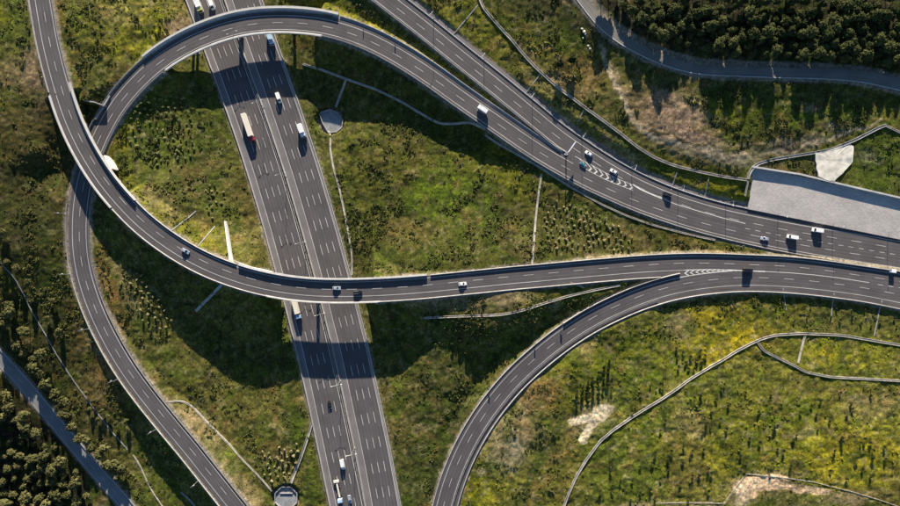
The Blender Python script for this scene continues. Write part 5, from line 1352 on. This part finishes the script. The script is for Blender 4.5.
# ------------------------------------------------------------------ vehicles (front towards +x)
def wheel(x, y, r, w, parent):
    mb = MB(); mb.tube((x, y - w / 2, r), (x, y + w / 2, r), r, r, 16); t = mb.build('wheel', M['tyre'], parent)
    sgn = 1 if y > 0 else -1
    mb = MB(); mb.tube((x, y + sgn * (w / 2 - .02), r), (x, y + sgn * (w / 2 + .02), r), r * .55, r * .5, 10); mb.build('rim', M['galv'], t)
def car(loc, hd, paint, label, kind='car'):
    root = empty('car' if kind == 'car' else kind, loc, hd); tag(root, label, {'car': 'car', 'van': 'van', 'suv': 'car'}.get(kind, 'car'))
    L_, W_, Hh = {'car': (4.4, 1.82, 1.48), 'van': (5.6, 2.05, 2.5), 'suv': (4.8, 1.95, 1.85)}[kind]
    h = W_ / 2
    def ring(x, w, z0, z1, wt):
        return [(x, -w, z0), (x, w, z0), (x, w * 1.0, z0 + (z1 - z0) * .7), (x, wt, z1), (x, -wt, z1), (x, -w * 1.0, z0 + (z1 - z0) * .7)]
    if kind == 'van':
        belt = 1.25
        mb = MB(); mb.loft([ring(-2.8, h * .95, .32, belt + 1.1, h * .84), ring(-2.7, h, .3, Hh, h * .88), ring(.9, h, .3, Hh, h * .88), ring(1.35, h, .3, Hh - .12, h * .85), ring(1.9, h * .99, .3, belt + .12, h * .88), ring(2.65, h * .92, .32, 1.0, h * .8), ring(2.8, h * .85, .4, .8, h * .7)])
        mb.build('body', M[paint], root)
        mb = MB(); mb.face([(1.40, -h * .78, Hh - .14), (1.92, -h * .84, belt + .16), (1.92, h * .84, belt + .16), (1.40, h * .78, Hh - .14)]); mb.face([(1.37, -h * .78, Hh - .17), (1.37, h * .78, Hh - .17), (1.89, h * .84, belt + .13), (1.89, -h * .84, belt + .13)])
        mb.build('windscreen', M['glass'], root)
        for sg in (-1, 1):
            mb = MB(); mb.box(.3, 1.3, sg * (h + .012) - .01, sg * (h + .012) + .01, 1.35, 1.95); mb.build('side_window', M['glass'], root)
        wx_ = (-1.75, 1.85); wr = .34
    else:
        z1 = .92 if kind == 'car' else 1.1
        mb = MB(); f = L_ / 2
        mb.loft([ring(-f, h * .84, .35, z1 * .8, h * .74), ring(-f + .15, h * .95, .26, z1, h * .84), ring(-f * .5, h, .22, z1 + .04, h * .92), ring(f * .25, h, .22, z1 + .03, h * .92), ring(f * .8, h * .95, .24, z1 * .86, h * .82), ring(f, h * .8, .34, z1 * .66, h * .66)])
        mb.build('body', M[paint], root)
        xs_ = (-f + .35, -f + .85, .15, .95) if kind == 'car' else (-f + .12, -f + .45, .45, 1.15)
        w0, w1 = h * .88, h * .70
        a, b, c, d = xs_
        mb = MB(); lo = [(a, -w0, z1), (d, -w0, z1), (d, w0, z1), (a, w0, z1)]; hi = [(b, -w1, Hh - .04), (c, -w1, Hh - .04), (c, w1, Hh - .04), (b, w1, Hh - .04)]
        mb.loft([lo, hi]); mb.build('windows', M['glass'], root)
        mb = MB(); mb.box(b - .04, c + .04, -w1 - .03, w1 + .03, Hh - .04, Hh, .06, .06)
        for sx_ in (-1, 1):
            for (x0, x1) in ((a, b), (d, c)): mb.tube((x0, sx_ * w0, z1), (x1, sx_ * w1, Hh - .03), .045, n=5)
        rf = mb.build('roof', M[paint], root)
        if kind == 'suv':
            for sg in (-1, 1):
                mb = MB(); mb.tube((b, sg * w1 * .92, Hh + .07), (c, sg * w1 * .92, Hh + .07), .035, n=6); mb.build('roof_rail', M['galv'], rf)
        wx_ = (-f * .62, f * .62); wr = .33 if kind == 'car' else .38
        for sg in (-1, 1):
            mb = MB(); mb.box(.62, .86, sg * (h + .1) - .1, sg * (h + .1) + .1, z1 - .02, z1 + .14); mb.build('mirror', M[paint], root)
    for x in wx_:
        for sg in (-1, 1): wheel(x, sg * (h - .1), wr, .22, root)
    f = L_ / 2
    for sg in (-1, 1):
        mb = MB(); mb.box(f - .28, f - .04, sg * h * .66 - .2, sg * h * .66 + .2, .56, .72); mb.build('headlight', M['headlight'], root)
        mb = MB(); mb.box(-f - .02, -f + .12, sg * h * .7 - .16, sg * h * .7 + .16, .6, .78); mb.build('taillight', M['taillight'], root)
    return root
def truck(loc, hd, cab, body, label, L_=12.0, Hh=3.8, cabL=2.2, semi=True, name='truck', deck=None, W_=2.5):
    """origin under the middle, front towards +x"""
    root = empty(name, loc, hd); tag(root, label, 'truck'); h = W_ / 2; f = L_ / 2
    mb = MB(); mb.box(-f + .3, f - .2, -.55, .55, .55, .95); mb.build('chassis', M['chassis'], root)
    mb = MB(); x1 = f; x0 = f - cabL; hc = min(Hh - .25, 3.2)
    prof = [(x0, .5), (x1 - .05, .5), (x1, 1.4), (x1 - .22, hc - .35), (x1 - .55, hc), (x0, hc)]
    mb.prism(prof, -h + .04, h - .04); mb.build('cab', M[cab], root)
    mb = MB(); mb.prism([(x1 - .02, 1.5), (x1 + .03, 1.5), (x1 - .19, hc - .42), (x1 - .24, hc - .42)], -h + .2, h - .2); mb.build('windscreen', M['glass'], root)
    for sg in (-1, 1):
        mb = MB(); mb.box(x1 - 1.3, x1 - .45, sg * (h - .03) - .012, sg * (h - .03) + .012, 1.6, 2.4); mb.build('side_window', M['glass'], root)
        mb = MB(); mb.box(x1 - .35, x1 - .2, sg * (h + .18) - .13, sg * (h + .18) + .13, 1.7, 2.4); mb.build('mirror', M['chassis'], root)
        mb = MB(); mb.box(x1 - .06, x1 + .02, sg * h * .72 - .2, sg * h * .72 + .2, .7, .95); mb.build('headlight', M['headlight'], root)
        mb = MB(); mb.box(-f - .03, -f + .03, sg * h * .75 - .2, sg * h * .75 + .2, .85, 1.05); mb.build('taillight', M['taillight'], root)
    gap = .75 if semi else .15
    if deck is None:
        mb = MB(); bx0, bx1 = -f, x0 - gap
        mb.box(bx0, bx1, -h, h, 1.05, Hh, .03, .03); bo = mb.build('cargo_box', M[body], root)
        mb = MB()
        for k in range(1, int((bx1 - bx0) / 1.1)): mb.box(bx0 + k * 1.1 - .03, bx0 + k * 1.1 + .03, -h + .05, h - .05, Hh, Hh + .025)
        mb.build('roof_rib', M[body], bo)
    else:
        mb = MB(); mb.box(-f + .4, x0 - gap, -.42, .42, .95, 1.25); mb.build('loading_beam', M['cream'], root)
        mb = MB(); mb.box(-f - .2, -f + 1.1, -h - .25, h + .25, .8, 1.5); mb.build('rear_frame', M['cream'], root)
    xs_ = [f - 1.1, f - 4.2] if semi else [f - 1.0, -f + 1.6]
    if semi: xs_ += [-f + 1.4, -f + 2.7, -f + 4.0]
    elif L_ > 8: xs_ += [-f + 2.9]
    for x in xs_:
        for sg in (-1, 1): wheel(x, sg * (h - .2), .5, .36, root)
    return root
def on(rd, px, py, zr=1.5, flip=False, off=None):
    """place at roof pixel on a road"""
    z = 5.0
    for _ in range(4):
        x, y = P(px, py, z + zr); s, o = rd.near(x, y); z = float(np.interp(s, rd.s, rd.p[:, 2]))
    if off is not None: o = off
    x, y, z = rd.at(s, o)
    return (x, y, z + .035), rd.heading(s) + (math.pi if flip else 0)
truck(*on(M1, 196.5, 2.5, 3.6), 'yellow_paint', 'white_paint', 'white truck with pale yellow cab on the left carriageway at the top border', L_=9.5, Hh=3.7, semi=False)
car(*on(M1, 211.3, 4.5), 'white_paint', 'white and blue van beside the yellow cab truck at the top border', 'van')
truck(*on(M1, 247.2, 127, 3.8), 'red_paint', 'cream', 'long cream semi truck with dark red cab on the left carriageway', L_=16.2, Hh=4.0)
truck(*on(M1, 295, 306.5, 3.8), 'ltblue_paint', 'cream', 'beige semi truck with light blue cab coming out from under the lower bridge', L_=14.5, Hh=3.9)
car(*on(M1, 329.3, 405, 1.5), 'black_paint', 'dark car alone on the left carriageway below the bridge shadow')
car(*on(M1, 342.2, 465.5, 2.3), 'white_paint', 'white van on the left carriageway above the flatbed truck', 'van')
truck(*on(M1, 336.7, 492.5, 2.0, off=4.0), 'ltblue_paint', 'cream', 'flatbed truck with a thin pale beam and light blue cab at the bottom border', L_=12.5, Hh=3.2, deck=True)
car(*on(M1, 349.5, 500, 1.5), 'silver_paint', 'small light blue car beside the flatbed truck at the bottom border')
truck(*on(M2, 269.5, 37, 3.0, flip=False), 'ltblue_paint', 'ltblue_paint', 'light blue truck half under the upper loop bridge on the right carriageway', L_=8.0, Hh=3.3, semi=False)
car(*on(M2, 278.3, 97.5, 1.8), 'white_paint', 'white car with a pale blue sheen just below the upper bridge shadow', 'van')
truck(*on(M2, 300.8, 130, 3.8), 'white_paint', 'white_paint', 'plain white box truck on the right carriageway', L_=7.6, Hh=3.9, semi=False, W_=2.55)
car(*on(A, 184.8, 251), 'silver_paint', 'bluish silver car on the upper ramp left of the motorway')
car(*on(A, 336.3, 288.3), 'silver_paint', 'pale silver car on the lower bridge above the median')
car(*on(A, 357.5, 292.5), 'black_paint', 'black car on the lower bridge behind the pale silver car', 'suv')
car(*on(A, 462.6, 284), 'white_paint', 'white car on the ramp right of the lower bridge')
car(*on(A, 749.3, 269, 2.2, off=3.3), 'black_paint', 'dark blue van at the end of the lower painted split', 'van')
truck(*on(B, 482.8, 108.5, 3.4), 'white_paint', 'white_paint', 'short white box truck on the loop ramp below the upper right road', L_=5.9, Hh=3.5, cabL=1.6, semi=False, W_=2.2)
car(*on(E, 589.2, 153.3), 'white_paint', 'white car beside the painted split, upper one of two')
car(*on(E, 614.3, 171.2), 'white_paint', 'white car beside the painted split, lower one of two')
car(*on(E, 667.9, 194.3, 1.9), 'black_paint', 'black off-road car with roof rails on the upper right road', 'suv')
car(*on(B, 765.6, 238.6), 'silver_paint', 'small bluish car on the upper right road left of the white vans')
car(*on(B, 794.3, 234, 2.5, off=3.2), 'white_paint', 'white van on the upper right road, left one of two', 'van')
car(*on(E, 819.0, 230.2, 2.5), 'white_paint', 'white van on the upper right road, right one of two', 'van')

# far woods beyond the picture, seen only from other positions
def far_woods():
    n = 3200; a = RS.uniform(0, 6.283, n); r = RS.uniform(1, 2.4, n)
    x = np.cos(a) * 345 * r; y = np.sin(a) * 235 * r
    k = (np.abs(x) < 275) & (np.abs(y) < 160); x = x[~k]; y = y[~k]; n = len(x)
    z = hgt(x, y); cr = RS.uniform(2.2, 4.5, n)
    V = ICO[None] * RS.uniform(.7, 1.2, (n, 12, 1)) * cr[:, None, None] * np.array([1, 1, 1.2]) + np.stack([x, y, z + cr], -1)[:, None, :]
    c = np.repeat(np.array([[.05, .058, .022]]) * RS.uniform(.7, 1.3, (n, 1)), 12, axis=0)
    keep = None
    me = put_mesh('far_woods', V.reshape(-1, 3), (ICF[None] + (np.arange(n) * 12)[:, None, None]).reshape(-1, 3), M['scrub'], c)
    o = bpy.data.objects.new('far_woods', me); COL.objects.link(o); tag(o, 'woods far beyond the interchange', 'woods', kind='stuff')

far_woods()
